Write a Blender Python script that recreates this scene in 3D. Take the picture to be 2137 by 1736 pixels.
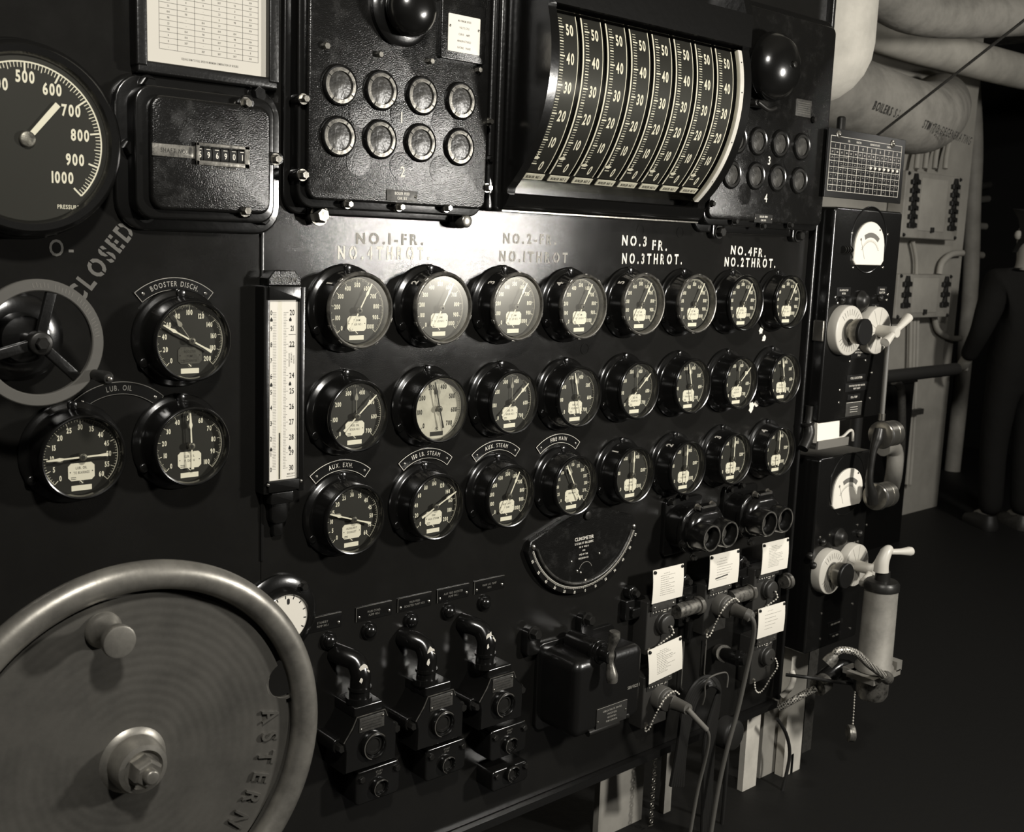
import bpy, bmesh, math, random
from mathutils import Matrix, Vector
random.seed(7)
PI = math.pi
sc = bpy.context.scene
for o in list(bpy.data.objects): bpy.data.objects.remove(o)

# ------------------------------------------------------------------ camera
F_PX, YAW, PITCH, ROLL = 2298.47, 0.725073, -0.157724, 0.0378136
CAM = Vector((-1.16959, -1.82512, 1.63963))
PCX, PCY = 1068.5, 868.0
_cy, _sy, _cp, _sp, _cr, _sr = math.cos(YAW), math.sin(YAW), math.cos(PITCH), math.sin(PITCH), math.cos(ROLL), math.sin(ROLL)
FWD = Vector((_sy*_cp, _cy*_cp, _sp)); _rt = Vector((_cy, -_sy, 0)); _up = _rt.cross(FWD)
RT = _rt*_cr + _up*_sr; UP = _up*_cr - _rt*_sr
cd = bpy.data.cameras.new('camera'); cam = bpy.data.objects.new('camera', cd); sc.collection.objects.link(cam)
cd.sensor_fit = 'HORIZONTAL'; cd.sensor_width = 36.0; cd.lens = F_PX/2137*36.0
cd.clip_start = .05; cd.clip_end = 60
cam.matrix_world = Matrix((( RT.x, UP.x, -FWD.x, CAM.x), (RT.y, UP.y, -FWD.y, CAM.y), (RT.z, UP.z, -FWD.z, CAM.z), (0, 0, 0, 1)))
cd.dof.use_dof = True; cd.dof.focus_distance = 2.35; cd.dof.aperture_fstop = 8.0
sc.camera = cam

# ------------------------------------------------------------------ world, lights, exposure
w = bpy.data.worlds.new('world'); sc.world = w; w.use_nodes = True
w.node_tree.nodes['Background'].inputs[0].default_value = (1, .97, .9, 1)
w.node_tree.nodes['Background'].inputs[1].default_value = .012
sc.view_settings.view_transform = 'Standard'; sc.view_settings.look = 'None'
sc.view_settings.exposure = 0.0; sc.view_settings.gamma = 1.0; sc.view_settings.use_curve_mapping = False
def lamp(name, kind, loc, target, power, size=.1, spot=None):
    l = bpy.data.lights.new(name, kind); l.energy = power; l.color = (1, .965, .9)
    if kind == 'AREA': l.shape = 'DISK'; l.size = size
    else: l.shadow_soft_size = size
    if spot: l.spot_size = math.radians(spot); l.spot_blend = .6
    o = bpy.data.objects.new(name, l); sc.collection.objects.link(o); o.location = loc
    o.rotation_euler = (Vector(target) - Vector(loc)).to_track_quat('-Z', 'Y').to_euler()
    return o
lamp('key_lamp', 'AREA', (1.78, -2.0, 1.70), (.45, 0, 1.35), 60, .24)
lamp('flash_lamp', 'AREA', (-.75, -2.1, 3.0), (.4, 0, 1.1), 62, .22)
lamp('bulkhead_fill', 'AREA', (3.6, -1.2, 2.5), (5.3, 1.5, 1.1), 46, .3)  # unseen fill added to brighten the far bulkhead
cyc = sc.cycles
cyc.max_bounces = 6; cyc.glossy_bounces = 4; cyc.transparent_max_bounces = 12; cyc.sample_clamp_indirect = 4

# ------------------------------------------------------------------ materials
def srgb(g): g = g/255; return g/12.92 if g <= .04045 else ((g+.055)/1.055)**2.4
def warm(g): return (srgb(g), srgb(g*.978), srgb(g*.925), 1)
MATS = {}
def mat(name, g, rough=.5, metal=0, spec=.5, bump=None, var=None, coat=0):
    m = bpy.data.materials.new(name); m.use_nodes = True; nt = m.node_tree; b = nt.nodes['Principled BSDF']
    b.inputs['Base Color'].default_value = warm(g); b.inputs['Roughness'].default_value = rough
    b.inputs['Metallic'].default_value = metal; b.inputs['Specular IOR Level'].default_value = spec
    if coat: b.inputs['Coat Weight'].default_value = coat; b.inputs['Coat Roughness'].default_value = .08
    tc = nt.nodes.new('ShaderNodeTexCoord')
    if bump:
        prev = None
        for sc_, st, dist in bump:
            n = nt.nodes.new('ShaderNodeTexNoise'); n.inputs['Scale'].default_value = sc_; n.inputs['Detail'].default_value = 3
            nt.links.new(tc.outputs['Object'], n.inputs['Vector'])
            bp = nt.nodes.new('ShaderNodeBump'); bp.inputs['Strength'].default_value = st; bp.inputs['Distance'].default_value = dist
            nt.links.new(n.outputs['Fac'], bp.inputs['Height'])
            if prev: nt.links.new(prev.outputs['Normal'], bp.inputs['Normal'])
            prev = bp
        nt.links.new(prev.outputs['Normal'], b.inputs['Normal'])
    if var:   # (scale, other grey, lo, hi, rough2)
        s, g2, lo, hi, r2 = var
        n = nt.nodes.new('ShaderNodeTexNoise'); n.inputs['Scale'].default_value = s; n.inputs['Detail'].default_value = 6
        n.inputs['Roughness'].default_value = .65
        nt.links.new(tc.outputs['Object'], n.inputs['Vector'])
        mr = nt.nodes.new('ShaderNodeMapRange'); mr.inputs['From Min'].default_value = lo; mr.inputs['From Max'].default_value = hi
        nt.links.new(n.outputs['Fac'], mr.inputs['Value'])
        mx = nt.nodes.new('ShaderNodeMix'); mx.data_type = 'RGBA'
        mx.inputs[6].default_value = warm(g); mx.inputs[7].default_value = warm(g2)
        nt.links.new(mr.outputs['Result'], mx.inputs[0]); nt.links.new(mx.outputs[2], b.inputs['Base Color'])
        mm = nt.nodes.new('ShaderNodeMix'); mm.inputs[2].default_value = rough; mm.inputs[3].default_value = r2
        nt.links.new(mr.outputs['Result'], mm.inputs[0]); nt.links.new(mm.outputs[0], b.inputs['Roughness'])
    MATS[name] = m
    return m
mat('panel_enamel', 25, .14, 0, .38, bump=[(720, .12, .002), (16, .06, .004)], var=(7, 28, .45, .72, .19))
mat('gloss_enamel', 17, .20, 0, .8, bump=[(60, .12, .002)])
mat('cover_enamel', 19, .21, 0, .5, bump=[(420, .32, .002), (60, .15, .002)], var=(30, 28, .5, .75, .38))
mat('frame_enamel', 18, .28, 0, .8, bump=[(120, .2, .002)])
mat('dial_black', 30, .6, 0, .3)
mat('dial_white', 188, .6, 0, .3, var=(18, 150, .4, .75, .6))
mat('chart_paper', 198, .8, 0, .2)
mat('cream', 224, .55, 0, .3)
mat('ink', 40, .7, 0, .2)
mat('faint_ink', 120, .7, 0, .2)
mat('plate_black', 20, .4, 0, .4)
mat('red_paint', 135, .5, 0, .3)
mat('hand_grey', 105, .5, 0, .3)
mat('plate_cream', 222, .5, 0, .4)
mat('paper', 222, .8, 0, .2)
mat('dull_plate', 72, .42, .3, .5, var=(90, 50, .4, .7, .5))
mat('worn_glint_rim', 120, .33, .6, .5, bump=[(90, .25, .002)], var=(40, 60, .45, .65, .4))  # worn bright metal, also used for painted edge highlights
mat('steel', 150, .28, .9, .5, bump=[(90, .2, .002)])
mat('chrome', 190, .16, 1, .5)
mat('brass_grey', 130, .4, .7, .5, bump=[(120, .4, .002)], var=(60, 60, .45, .65, .5))
mat('wheel_metal', 150, .36, .65, .5, bump=[(70, .12, .002)], var=(14, 104, .4, .7, .42))
mat('wheel_disc', 100, .42, .5, .5, bump=[(60, .15, .002)], var=(11, 78, .4, .7, .5))
mat('galvanised', 150, .5, .35, .5, bump=[(50, .2, .002)], var=(16, 122, .4, .7, .55))
mat('dark_metal', 40, .38, .5, .5, bump=[(60, .2, .002)])
mat('worn_paint', 205, .5, 0, .4)
mat('stencil', 222, .6, 0, .3)
mat('stencil_faint', 92, .6, 0, .3)
mat('stencil_dull', 150, .6, 0, .3)
mat('rubber', 32, .5, 0, .4)
mat('cable_grey', 84, .5, 0, .4)
mat('cable_white', 190, .6, 0, .3)
mat('bakelite', 46, .4, 0, .5)
mat('ivory_knob', 186, .4, 0, .5)
mat('grey_paint', 150, .6, 0, .3, var=(6, 130, .4, .7, .6))
mat('bulkhead_paint', 165, .65, 0, .3, var=(2.5, 140, .35, .7, .7))
mat('post_paint', 205, .55, 0, .4, var=(9, 180, .4, .7, .6))
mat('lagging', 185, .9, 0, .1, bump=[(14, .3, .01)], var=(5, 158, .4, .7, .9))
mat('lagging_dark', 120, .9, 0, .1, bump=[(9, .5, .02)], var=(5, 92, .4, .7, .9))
mat('floor_plate', 22, .6, 0, .2, bump=[(30, .3, .004)])
mat('cloth_dark', 26, .9, 0, .1, bump=[(12, .5, .01)])
mat('cloth_brown', 46, .9, 0, .1, bump=[(12, .5, .01)])
mat('wheel_paint', 84, .6, 0, .3, bump=[(60, .2, .002)])
mat('skin', 140, .6, 0, .3)
mat('hair', 20, .7, 0, .3)
mat('hole', 5, .8, 0, .1)
def braided(name, g1, g2):
    m = mat(name, g1, .45, .5, .5); nt = m.node_tree; b = nt.nodes['Principled BSDF']
    tc = nt.nodes.new('ShaderNodeTexCoord'); c = nt.nodes.new('ShaderNodeTexChecker'); c.inputs['Scale'].default_value = 170
    nt.links.new(tc.outputs['Object'], c.inputs['Vector']); c.inputs[1].default_value = warm(g1); c.inputs[2].default_value = warm(g2)
    nt.links.new(c.outputs[0], b.inputs['Base Color'])
braided('braid', 190, 70)
def glassy(name, ior, tint, rough):
    m = bpy.data.materials.new(name); m.use_nodes = True; nt = m.node_tree; nt.nodes.clear()
    o = nt.nodes.new('ShaderNodeOutputMaterial'); mx = nt.nodes.new('ShaderNodeMixShader'); t = nt.nodes.new('ShaderNodeBsdfTransparent')
    g = nt.nodes.new('ShaderNodeBsdfGlossy'); f = nt.nodes.new('ShaderNodeFresnel'); f.inputs[0].default_value = ior
    t.inputs[0].default_value = (tint, tint, tint*.97, 1); g.inputs['Roughness'].default_value = rough
    g.inputs['Color'].default_value = (1, .97, .9, 1)
    ge = nt.nodes.new('ShaderNodeNewGeometry'); io = nt.nodes.new('ShaderNodeMix'); io.inputs[2].default_value = ior; io.inputs[3].default_value = 1/ior
    nt.links.new(ge.outputs['Backfacing'], io.inputs[0]); nt.links.new(io.outputs[0], f.inputs[0])
    nt.links.new(f.outputs[0], mx.inputs[0]); nt.links.new(t.outputs[0], mx.inputs[1]); nt.links.new(g.outputs[0], mx.inputs[2])
    nt.links.new(mx.outputs[0], o.inputs[0]); MATS[name] = m
glassy('glass', 1.30, .97, .24)
glassy('drum_glass', 1.4, .97, .09)
mat('lens_glass', 38, .30, 0, .5, bump=[(45, .8, .004)], var=(30, 78, .4, .7, .4))

# ------------------------------------------------------------------ helpers
def at(px, py, Y):
    """point of the plane y = Y that the photograph shows at pixel (px, py)"""
    d = RT*((px-PCX)/F_PX) - UP*((py-PCY)/F_PX) + FWD
    return CAM + d*((Y-CAM.y)/d.y)
def P(px, py, w=0.):
    p = at(px, py, -w); return p.x, p.z
PANEL = Matrix(((1, 0, 0, 0), (0, 0, -1, 0), (0, 1, 0, 0), (0, 0, 0, 1)))   # (u right, v up, w towards the viewer) -> world
def TR(u=0, v=0, w=0): return Matrix.Translation((u, v, w))
def RX(a): return Matrix.Rotation(a, 4, 'X')
def RY(a): return Matrix.Rotation(a, 4, 'Y')
def RZ(a): return Matrix.Rotation(a, 4, 'Z')
def circ(r, w, seg, cu=0, cv=0, a0=0): return [(cu+r*math.cos(a0+2*PI*i/seg), cv+r*math.sin(a0+2*PI*i/seg), w) for i in range(seg)]
def rrl(wd, ht, r, w, n=4, cu=0, cv=0):
    r = max(1e-5, min(r, wd/2-1e-5, ht/2-1e-5)); L = []
    for k, (sx, sy) in enumerate(((1, 1), (-1, 1), (-1, -1), (1, -1))):
        for i in range(n+1):
            a = k*PI/2 + i*PI/2/n
            L.append((cu+sx*(wd/2-r)+r*math.cos(a), cv+sy*(ht/2-r)+r*math.sin(a), w))
    return L
class MB:
    def __init__(s, T=None, base=PANEL):
        s.v = []; s.f = []; s.m = []; s.mi = 0; s.base = base; s.T = T or Matrix()
    def add(s, vs, fs):
        M = s.base @ s.T; o = len(s.v)
        s.v += [M @ Vector(p) for p in vs]; s.f += [tuple(i+o for i in f) for f in fs]; s.m += [s.mi]*len(fs)
    def loft(s, loops, c0=True, c1=True, closed=False):
        n = len(loops[0]); vs = [p for L in loops for p in L]; fs = []
        K = len(loops)
        for k in range(K if closed else K-1):
            a, b = k*n, ((k+1) % K)*n
            for i in range(n):
                j = (i+1) % n; fs.append((a+i, a+j, b+j, b+i))
        if c0 and not closed: fs.append(tuple(reversed(range(n))))
        if c1 and not closed: fs.append(tuple(range((K-1)*n, K*n)))
        s.add(vs, fs); return s
    def lathe(s, prof, cu=0, cv=0, seg=40, c0=False, c1=True):
        return s.loft([circ(r, w, seg, cu, cv) for r, w in prof], c0, c1)
    def cyl(s, cu, cv, r, w0, w1, seg=24, ch=0.):
        pr = [(r, w0), (r, w1-ch), (r-ch*.35, w1-ch*.35), (r-ch, w1)] if ch else [(r, w0), (r, w1)]
        return s.lathe(pr, cu, cv, seg, True)
    def rr(s, cu, cv, wd, ht, r, w0, w1, ch=0., n=4):
        Ls = [rrl(wd, ht, r, w0, n, cu, cv), rrl(wd, ht, r, w1-ch, n, cu, cv)]
        if ch:
            for k in (.3, .65, 1): 
                q = ch*(1-math.cos(k*PI/2)); Ls.append(rrl(wd-2*q, ht-2*q, max(r-q, .0005), w1-ch+ch*math.sin(k*PI/2), n, cu, cv))
        return s.loft(Ls)
    def box(s, c, sz):
        x, y, z = c; a, b, d = sz[0]/2, sz[1]/2, sz[2]/2
        return s.loft([[(x-a, y-b, z-d), (x+a, y-b, z-d), (x+a, y+b, z-d), (x-a, y+b, z-d)], [(x-a, y-b, z+d), (x+a, y-b, z+d), (x+a, y+b, z+d), (x-a, y+b, z+d)]])
    def poly(s, pts, w0, w1, ch=0.):
        cu = sum(p[0] for p in pts)/len(pts); cv = sum(p[1] for p in pts)/len(pts)
        Ls = [[(p[0], p[1], w0) for p in pts], [(p[0], p[1], w1-ch) for p in pts]]
        if ch:
            def sh(p):
                d = math.hypot(p[0]-cu, p[1]-cv); k = 1-ch/d; return (cu+(p[0]-cu)*k, cv+(p[1]-cv)*k, w1)
            Ls.append([sh(p) for p in pts])
        return s.loft(Ls)
    def sphere(s, c, r, sq=1., seg=20, rings=10, half=False):
        Ls = []
        for k in range(1 if not half else rings//2, rings):
            a = -PI/2+PI*k/rings; Ls.append(circ(r*math.cos(a), c[2]+r*sq*math.sin(a), seg, c[0], c[1]))
        return s.loft(Ls)
    def hexb(s, cu, cv, r, w0, h, rot=0.):
        return s.loft([circ(r, w0, 6, cu, cv, rot), circ(r, w0+h*.8, 6, cu, cv, rot), circ(r*.82, w0+h, 6, cu, cv, rot)])
    def ring(s, ri, ro, w0, w1, cu=0, cv=0, a0=0, a1=2*PI, seg=48, ch=0.):
        full = abs(a1-a0-2*PI) < 1e-6; N = seg if full else seg+1; Ls = []
        for i in range(N):
            a = a0+(a1-a0)*i/seg; c, q = math.cos(a), math.sin(a)
            sec = [(ri, w0), (ro, w0), (ro, w1-ch), (ro-ch, w1), (ri+ch, w1), (ri, w1-ch)] if ch else [(ri, w0), (ro, w0), (ro, w1), (ri, w1)]
            Ls.append([(cu+r*c, cv+r*q, w) for r, w in sec])
        return s.loft(Ls, closed=full)
    def torus(s, R, r, w, cu=0, cv=0, seg=64, ms=14, sq=1., a0=0, a1=2*PI):
        full = abs(a1-a0-2*PI) < 1e-6; Ls = []
        for i in range(seg if full else seg+1):
            a = a0+(a1-a0)*i/seg
            Ls.append([(cu+(R+r*math.cos(b))*math.cos(a), cv+(R+r*math.cos(b))*math.sin(a), w+r*sq*math.sin(b)) for b in [2*PI*k/ms for k in range(ms)]])
        return s.loft(Ls, closed=full)
    def tube(s, pts, r, seg=10, smooth=0, rs=None):
        pts = [Vector(p) for p in pts]
        if smooth:
            q = []; rr_ = []
            for i in range(len(pts)-1):
                p0, p1, p2, p3 = pts[max(i-1, 0)], pts[i], pts[i+1], pts[min(i+2, len(pts)-1)]
                for k in range(smooth):
                    t = k/smooth
                    q.append(.5*((2*p1)+(-p0+p2)*t+(2*p0-5*p1+4*p2-p3)*t*t+(-p0+3*p1-3*p2+p3)*t**3))
                    if rs: rr_.append(rs[i]*(1-t)+rs[i+1]*t)
            q.append(pts[-1]); pts = q
            if rs: rs = rr_+[rs[-1]]
        if not rs: rs = [r]*len(pts)
        Ls = []; nrm = None
        for i, p in enumerate(pts):
            t = (pts[min(i+1, len(pts)-1)]-pts[max(i-1, 0)]).normalized()
            if nrm is None: nrm = t.orthogonal().normalized()
            nrm = (nrm-t*nrm.dot(t)).normalized(); b = t.cross(nrm)
            Ls.append([tuple(p+(nrm*math.cos(2*PI*k/seg)+b*math.sin(2*PI*k/seg))*rs[i]) for k in range(seg)])
        return s.loft(Ls)
    def quad(s, pts): s.add(pts, [tuple(range(len(pts)))]); return s
    def bar(s, u0, v0, u1, v1, t, w, h=.0003):
        d = Vector((u1-u0, v1-v0)); L = d.length or 1e-6; n = Vector((-d.y, d.x))/L*t/2
        q = [(u0+n.x, v0+n.y), (u0-n.x, v0-n.y), (u1-n.x, v1-n.y), (u1+n.x, v1+n.y)]
        vs = [(a, b, w) for a, b in q] + [(a, b, w+h) for a, b in q]
        s.add(vs, [(4, 5, 6, 7), (0, 1, 5, 4), (1, 2, 6, 5), (2, 3, 7, 6), (3, 0, 4, 7)]); return s
    def build(s, name, mats, parent=None, loc=None, smooth=40):
        me = bpy.data.meshes.new(name); me.from_pydata([tuple(v) for v in s.v], [], s.f)
        for i, k in enumerate(s.m): me.polygons[i].material_index = k
        if isinstance(mats, str): mats = [mats]
        for m in mats: me.materials.append(MATS[m])
        me.update()
        bm = bmesh.new(); bm.from_mesh(me); bmesh.ops.recalc_face_normals(bm, faces=bm.faces); bm.to_mesh(me); bm.free()
        if smooth: me.shade_smooth(); me.set_sharp_from_angle(angle=math.radians(smooth))
        o = bpy.data.objects.new(name, me); sc.collection.objects.link(o)
        if parent: o.parent = parent
        if loc: o.location = loc
        return o
# glyphs of the built-in font, each measured once
GL = {}
BOLD = .012
def _glyph(ch):
    cu = bpy.data.curves.new('g', 'FONT'); cu.body = ch; cu.size = 1; cu.resolution_u = 3; cu.offset = BOLD
    o = bpy.data.objects.new('g', cu); sc.collection.objects.link(o)
    dg = bpy.context.evaluated_depsgraph_get(); dg.update()
    me = o.evaluated_get(dg).to_mesh()
    vs = [(v.co.x, v.co.y) for v in me.vertices]; fs = [tuple(p.vertices) for p in me.polygons]
    o.evaluated_get(dg).to_mesh_clear(); bpy.data.objects.remove(o); bpy.data.curves.remove(cu)
    return vs, fs
_CH = 'ABCDEFGHIJKLMNOPQRSTUVWXYZ0123456789.-/#"&'
for ch in _CH: GL[ch] = _glyph(ch)
CAPH = max(v[1] for v in GL['H'][0])
for ch in _CH:
    vs, fs = GL[ch]; x0 = min(v[0] for v in vs); x1 = max(v[0] for v in vs)
    GL[ch] = ([((x-x0)/CAPH, y/CAPH) for x, y in vs], fs, (x1-x0)/CAPH)
def norm(src):
    out = {}
    for ch in src:
        vs, fs = src[ch][:2]; x0 = min(v[0] for v in vs); x1 = max(v[0] for v in vs)
        out[ch] = ([((x-x0)/CAPH, y/CAPH) for x, y in vs], fs, (x1-x0)/CAPH)
    return out
BOLD = .034; GLB = norm({ch: _glyph(ch) for ch in _CH})
GST = {}
def stencil(ch):
    if ch in GST: return GST[ch]
    vs, fs, wd = GLB[ch]
    if ch in 'ODCRBPQSEFH034689A':
        bm = bmesh.new(); V = [bm.verts.new((x, y, 0)) for x, y in vs]
        for f in fs:
            try: bm.faces.new([V[i] for i in f])
            except ValueError: pass
        for sg in (-1, 1):
            g = bm.verts[:]+bm.edges[:]+bm.faces[:]
            bmesh.ops.bisect_plane(bm, geom=g, plane_co=(wd*.52+sg*.055, 0, 0), plane_no=(1, 0, 0))
        dl = [f for f in bm.faces if abs(f.calc_center_median().x-wd*.52) < .055]
        bmesh.ops.delete(bm, geom=dl, context='FACES')
        bm.verts.index_update()
        r = ([(v.co.x, v.co.y) for v in bm.verts], [tuple(v.index for v in f.verts) for f in bm.faces], wd); bm.free()
    else: r = (vs, fs, wd)
    GST[ch] = r; return r
def text(mb, s, u, v, w, h, sx=.8, gap=.16, rot=0., arc=None, mapf=None, sten=False, align='c', bold=False):
    """lettering of cap height h centred at (u, v); arc=(r, mid angle) bends it round (u, v)"""
    src = (stencil if sten else (lambda c: (GLB if bold else GL)[c]))
    adv = [(.38 if c == ' ' else src(c)[2])*h*sx + gap*h for c in s]; tot = sum(adv)-gap*h
    x = -tot/2 if align == 'c' else 0.
    cr, sr = math.cos(rot), math.sin(rot)
    for c, a in zip(s, adv):
        if c != ' ':
            vs, fs, _ = src(c); out = []
            for gx, gy in vs:
                X, Y = x+gx*h*sx, (gy-.5)*h
                if mapf: out.append(mapf(X, Y)); continue
                if arc: 
                    r, am = arc; t = am-X/r; out.append((u+(r+Y)*math.cos(t), v+(r+Y)*math.sin(t), w))
                else: out.append((u+X*cr-Y*sr, v+X*sr+Y*cr, w))
            mb.add(out, fs)
        x += a
def thing(name, label, cat, loc, group=None, rz=0.):
    o = bpy.data.objects.new(name, None); sc.collection.objects.link(o); o.location = loc; o.empty_display_size = .02
    if rz: o.rotation_euler.z = rz
    o['label'] = label; o['category'] = cat
    if group: o['group'] = group
    return o
def at_panel(name, label, cat, u, v, group=None, w=0.): return thing(name, label, cat, (u, -w-.0006, v), group)
def tag(o, label, cat, group=None):
    o['label'] = label; o['category'] = cat
    if group: o['group'] = group
    return o
def struct(o): o['kind'] = 'structure'; return o
def dup(root, loc, label, group=None):
    r = root.copy(); sc.collection.objects.link(r); r.location = loc; r['label'] = label
    if group: r['group'] = group
    for ch in list(root.children):
        c = ch.copy(); sc.collection.objects.link(c); c.parent = r
        for g in ch.children:
            d = g.copy(); sc.collection.objects.link(d); d.parent = c
    return r
def bolt(parent, u, v, w, r=.006, h=.006, m='steel', rot=None, name='bolt'):
    b = MB(); b.cyl(0, 0, r*1.35, 0, h*.2, 16); b.hexb(0, 0, r, h*.2, h, random.random() if rot is None else rot)
    return b.build(name, m, parent, (u, -w, v))
def screw(parent, u, v, w, r=.003, m='steel'):
    b = MB(); b.loft([circ(r, 0, 10), circ(r*.95, r*.35, 10), circ(r*.5, r*.6, 10)], False); b.mi = 1; b.bar(-r*.6, 0, r*.6, 0, r*.3, r*.6, .0002)
    return b.build('screw', [m, 'ink'], parent, (u, -w, v))

# ================================================================== SETTING
b = MB(base=Matrix()); b.box((3, -1, -.03), (14, 9, .06)); struct(b.build('floor', 'floor_plate'))
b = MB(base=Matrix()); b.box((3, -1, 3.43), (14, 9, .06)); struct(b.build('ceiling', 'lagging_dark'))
x_end = at(2011, 500, 1.65).x
b = MB(base=Matrix()); b.box(((1.2+x_end)/2, 1.70, 1.7), (x_end-1.2, .10, 3.4)); struct(b.build('wall_back', 'bulkhead_paint'))
b = MB(base=Matrix()); b.box((8.2, 0, 1.7), (.1, 7, 3.4)); struct(b.build('wall_right', 'floor_plate'))
b = MB(base=Matrix()); b.box((3, 3.2, 1.7), (10.4, .1, 3.4)); struct(b.build('wall_rear', 'floor_plate'))

# ================================================================== PANELS
ZB, ZT = .30, 2.45
def pan_box(b, x0, x1, z0=ZB, z1=ZT, th=.012):
    b.loft([[(x0, z0, -th), (x1, z0, -th), (x1, z1, -th), (x0, z1, -th)], [(x0, z0, 0), (x1, z0, 0), (x1, z1, 0), (x0, z1, 0)]])
SEAM = -.176
b = MB(); pan_box(b, -1.7, SEAM-.0015)
b.mi = 1   # faded stencilled word reading along the throttle wheel
u, v = P(210, 547); text(b, 'CLOSED', u, v, .0006, .030, .78, .22, rot=math.radians(52), sten=True)
u, v = P(128, 517); text(b, 'O-', u, v, .0006, .026, .8, .3)
left_panel = tag(b.build('instrument_panel', ['panel_enamel', 'stencil_faint']), 'black enamelled steel panel left of the seam, stencilled CLOSED', 'panel')
b = MB(); XR = 1.545; pan_box(b, SEAM, XR)
b.mi = 1
sten = [('NO.1-FR.', 743, 883, 497, 500, 0, .0205), ('NO.4THROT.', 705, 895, 527, 529, 1, .0238), ('NO.2-FR.', 1050, 1160, 497, 500, 0, .0205), ('NO.1THROT', 1042, 1184, 534, 538, 0, .0215),
        ('NO.3', 1298, 1349, 501, 504, 1, .0225), ('FR.', 1361, 1392, 511, 513, 1, .0225), ('NO.3THROT.', 1298, 1423, 539, 541, 1, .0235), ('NO.4FR.', 1525, 1598, 521, 528, 1, .0215), ('NO.2THROT.', 1512, 1618, 546, 549.5, 1, .0225)]
for s, x0, x1, y0, y1, k, hh in sten:
    u0, v0 = P(x0, y0); u1, v1 = P(x1, y1); b.mi = 1 if k else 2
    tot = sum((.38 if c == ' ' else GLB[c][2]) for c in s)
    L = math.hypot(u1-u0, v1-v0); gp = .42; sxx = (L-gp*hh*(len(s)-1))/(tot*hh)
    text(b, s, (u0+u1)/2, (v0+v1)/2, .0006, hh, sxx, gp, rot=math.atan2(v1-v0, u1-u0), sten=True)
def splat(b, px, py, r, n=14, w=.0007):
    u, v = P(px, py); b.add([(u+r*(.45+.55*random.random())*math.cos(2*PI*i/n), v+r*1.2*(.4+.6*random.random())*math.sin(2*PI*i/n), w) for i in range(n)]+[(u, v, w)], [(i, (i+1) % n, n) for i in range(n)])
b.mi = 1; splat(b, 1594, 706, .012); splat(b, 1588, 690, .012); splat(b, 1568, 850, .017); splat(b, 1578, 842, .012)
b.mi = 0
for px, py in ((1151, 472), (1336, 481), (1419, 485), (1220, 728)):    # filled holes showing as faint round plugs
    u, v = P(px, py); b.ring(.0118, .0132, 0, .0007, u, v, seg=28)
main_panel = tag(b.build('instrument_panel', ['panel_enamel', 'stencil', 'stencil_dull']), 'black enamelled steel panel right of the seam, carrying three rows of gauges', 'panel')
# angle iron up the right edge, and the frame edge along the bottom
b = MB(); b.rr(XR+.0072, (ZB+ZT)/2, .013, ZT-ZB, .006, -.012, .022, .0055, 6); b.rr(XR+.0195, (ZB+ZT)/2, .009, ZT-ZB, .004, -.05, .008, .004, 6)
er = tag(b.build('panel_edge_angle', 'frame_enamel'), 'black angle iron running up the right edge of the gauge panel', 'frame')
b = MB(); b.box(((XR-1.7)/2, ZB-.012, .004), (XR+1.7, .02, .03))
tag(b.build('panel_bottom_rail', 'frame_enamel'), 'black rail along the bottom edge of the gauge panel', 'frame')
# strip over the joint of the panels
u0, v0 = P(549, 470); 
b = MB(); b.rr(SEAM, (v0+1.17)/2, .006, v0-1.17+.3, .002, .0002, .0035, .001)
tag(b.build('joint_strip', 'frame_enamel'), 'narrow vertical strip covering the joint between the two panels', 'strip')

# ================================================================== PRESSURE GAUGES
def make_dial(marks, n_minor, white=False, n_sub=5, numh=.0082, rd=.0632, ra=.061, numr=.79):
    """dial plate with arc, ticks and numerals; marks = list of numbers evenly spread over 270 degrees"""
    b = MB(); b.cyl(0, 0, rd, .046, .048, 56); b.mi = 1
    A0, SW = math.radians(225), math.radians(270)
    b.ring(ra-.0007, ra, .048, .0483, a0=A0-SW, a1=A0, seg=54)
    M = len(marks)-1; N = M*n_minor
    for i in range(N+1):
        a = A0-SW*i/N
        l = .0085 if i % n_minor == 0 else (.0058 if n_minor % n_sub == 0 and i % n_sub == 0 else .0038)
        t = .0009 if i % n_minor == 0 else .00045
        c, s = math.cos(a), math.sin(a)
        b.bar((ra-l)*c, (ra-l)*s, (ra-.0002)*c, (ra-.0002)*s, t, .048)
    for k, m in enumerate(marks):
        a = A0-SW*k/M; s = str(m); rr_ = ra*numr - (.0012*len(s)*abs(math.cos(a)))
        text(b, s, rr_*math.cos(a), rr_*math.sin(a), .0485, numh, .62, .12, bold=True)
    b.mi = 1; b.rr(0, -.0525, .033, .0088, .0005, .048, .0486)       # pale strip at the foot of the dial
    u, v = 0, -.0425                                                  # small round crossed mark under the name plate
    b.mi = 2; b.ring(.0032, .0038, .048, .0484, u, v, seg=20); b.mi = 1
    b.bar(u-.0026, v+.0026, u+.0028, v-.0028, .0016, .048)
    return b
def shared(b, name, mats):
    o = b.build(name, mats); me = o.data; bpy.data.objects.remove(o); return me
def inst(name, me, parent, loc=(0, 0, 0)):
    o = bpy.data.objects.new(name, me); sc.collection.objects.link(o); o.parent = parent; o.location = loc; return o
def case_mesh(r, wf):
    b = MB(); b.lathe([(.0855, .0), (.0855, .005), (.082, .009), (.0765, .0105), (.0735, .014), (.0712, .020), (.0690, wf-.012)], seg=56, c0=True, c1=False)
    for a in (90, 210, 330):
        a = math.radians(a); b.cyl(.0785*math.cos(a), .0785*math.sin(a), .0085, .004, .014, 16, .002)
    return b
CASE = shared(case_mesh(.0705, .062), 'case', 'gloss_enamel')
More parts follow.
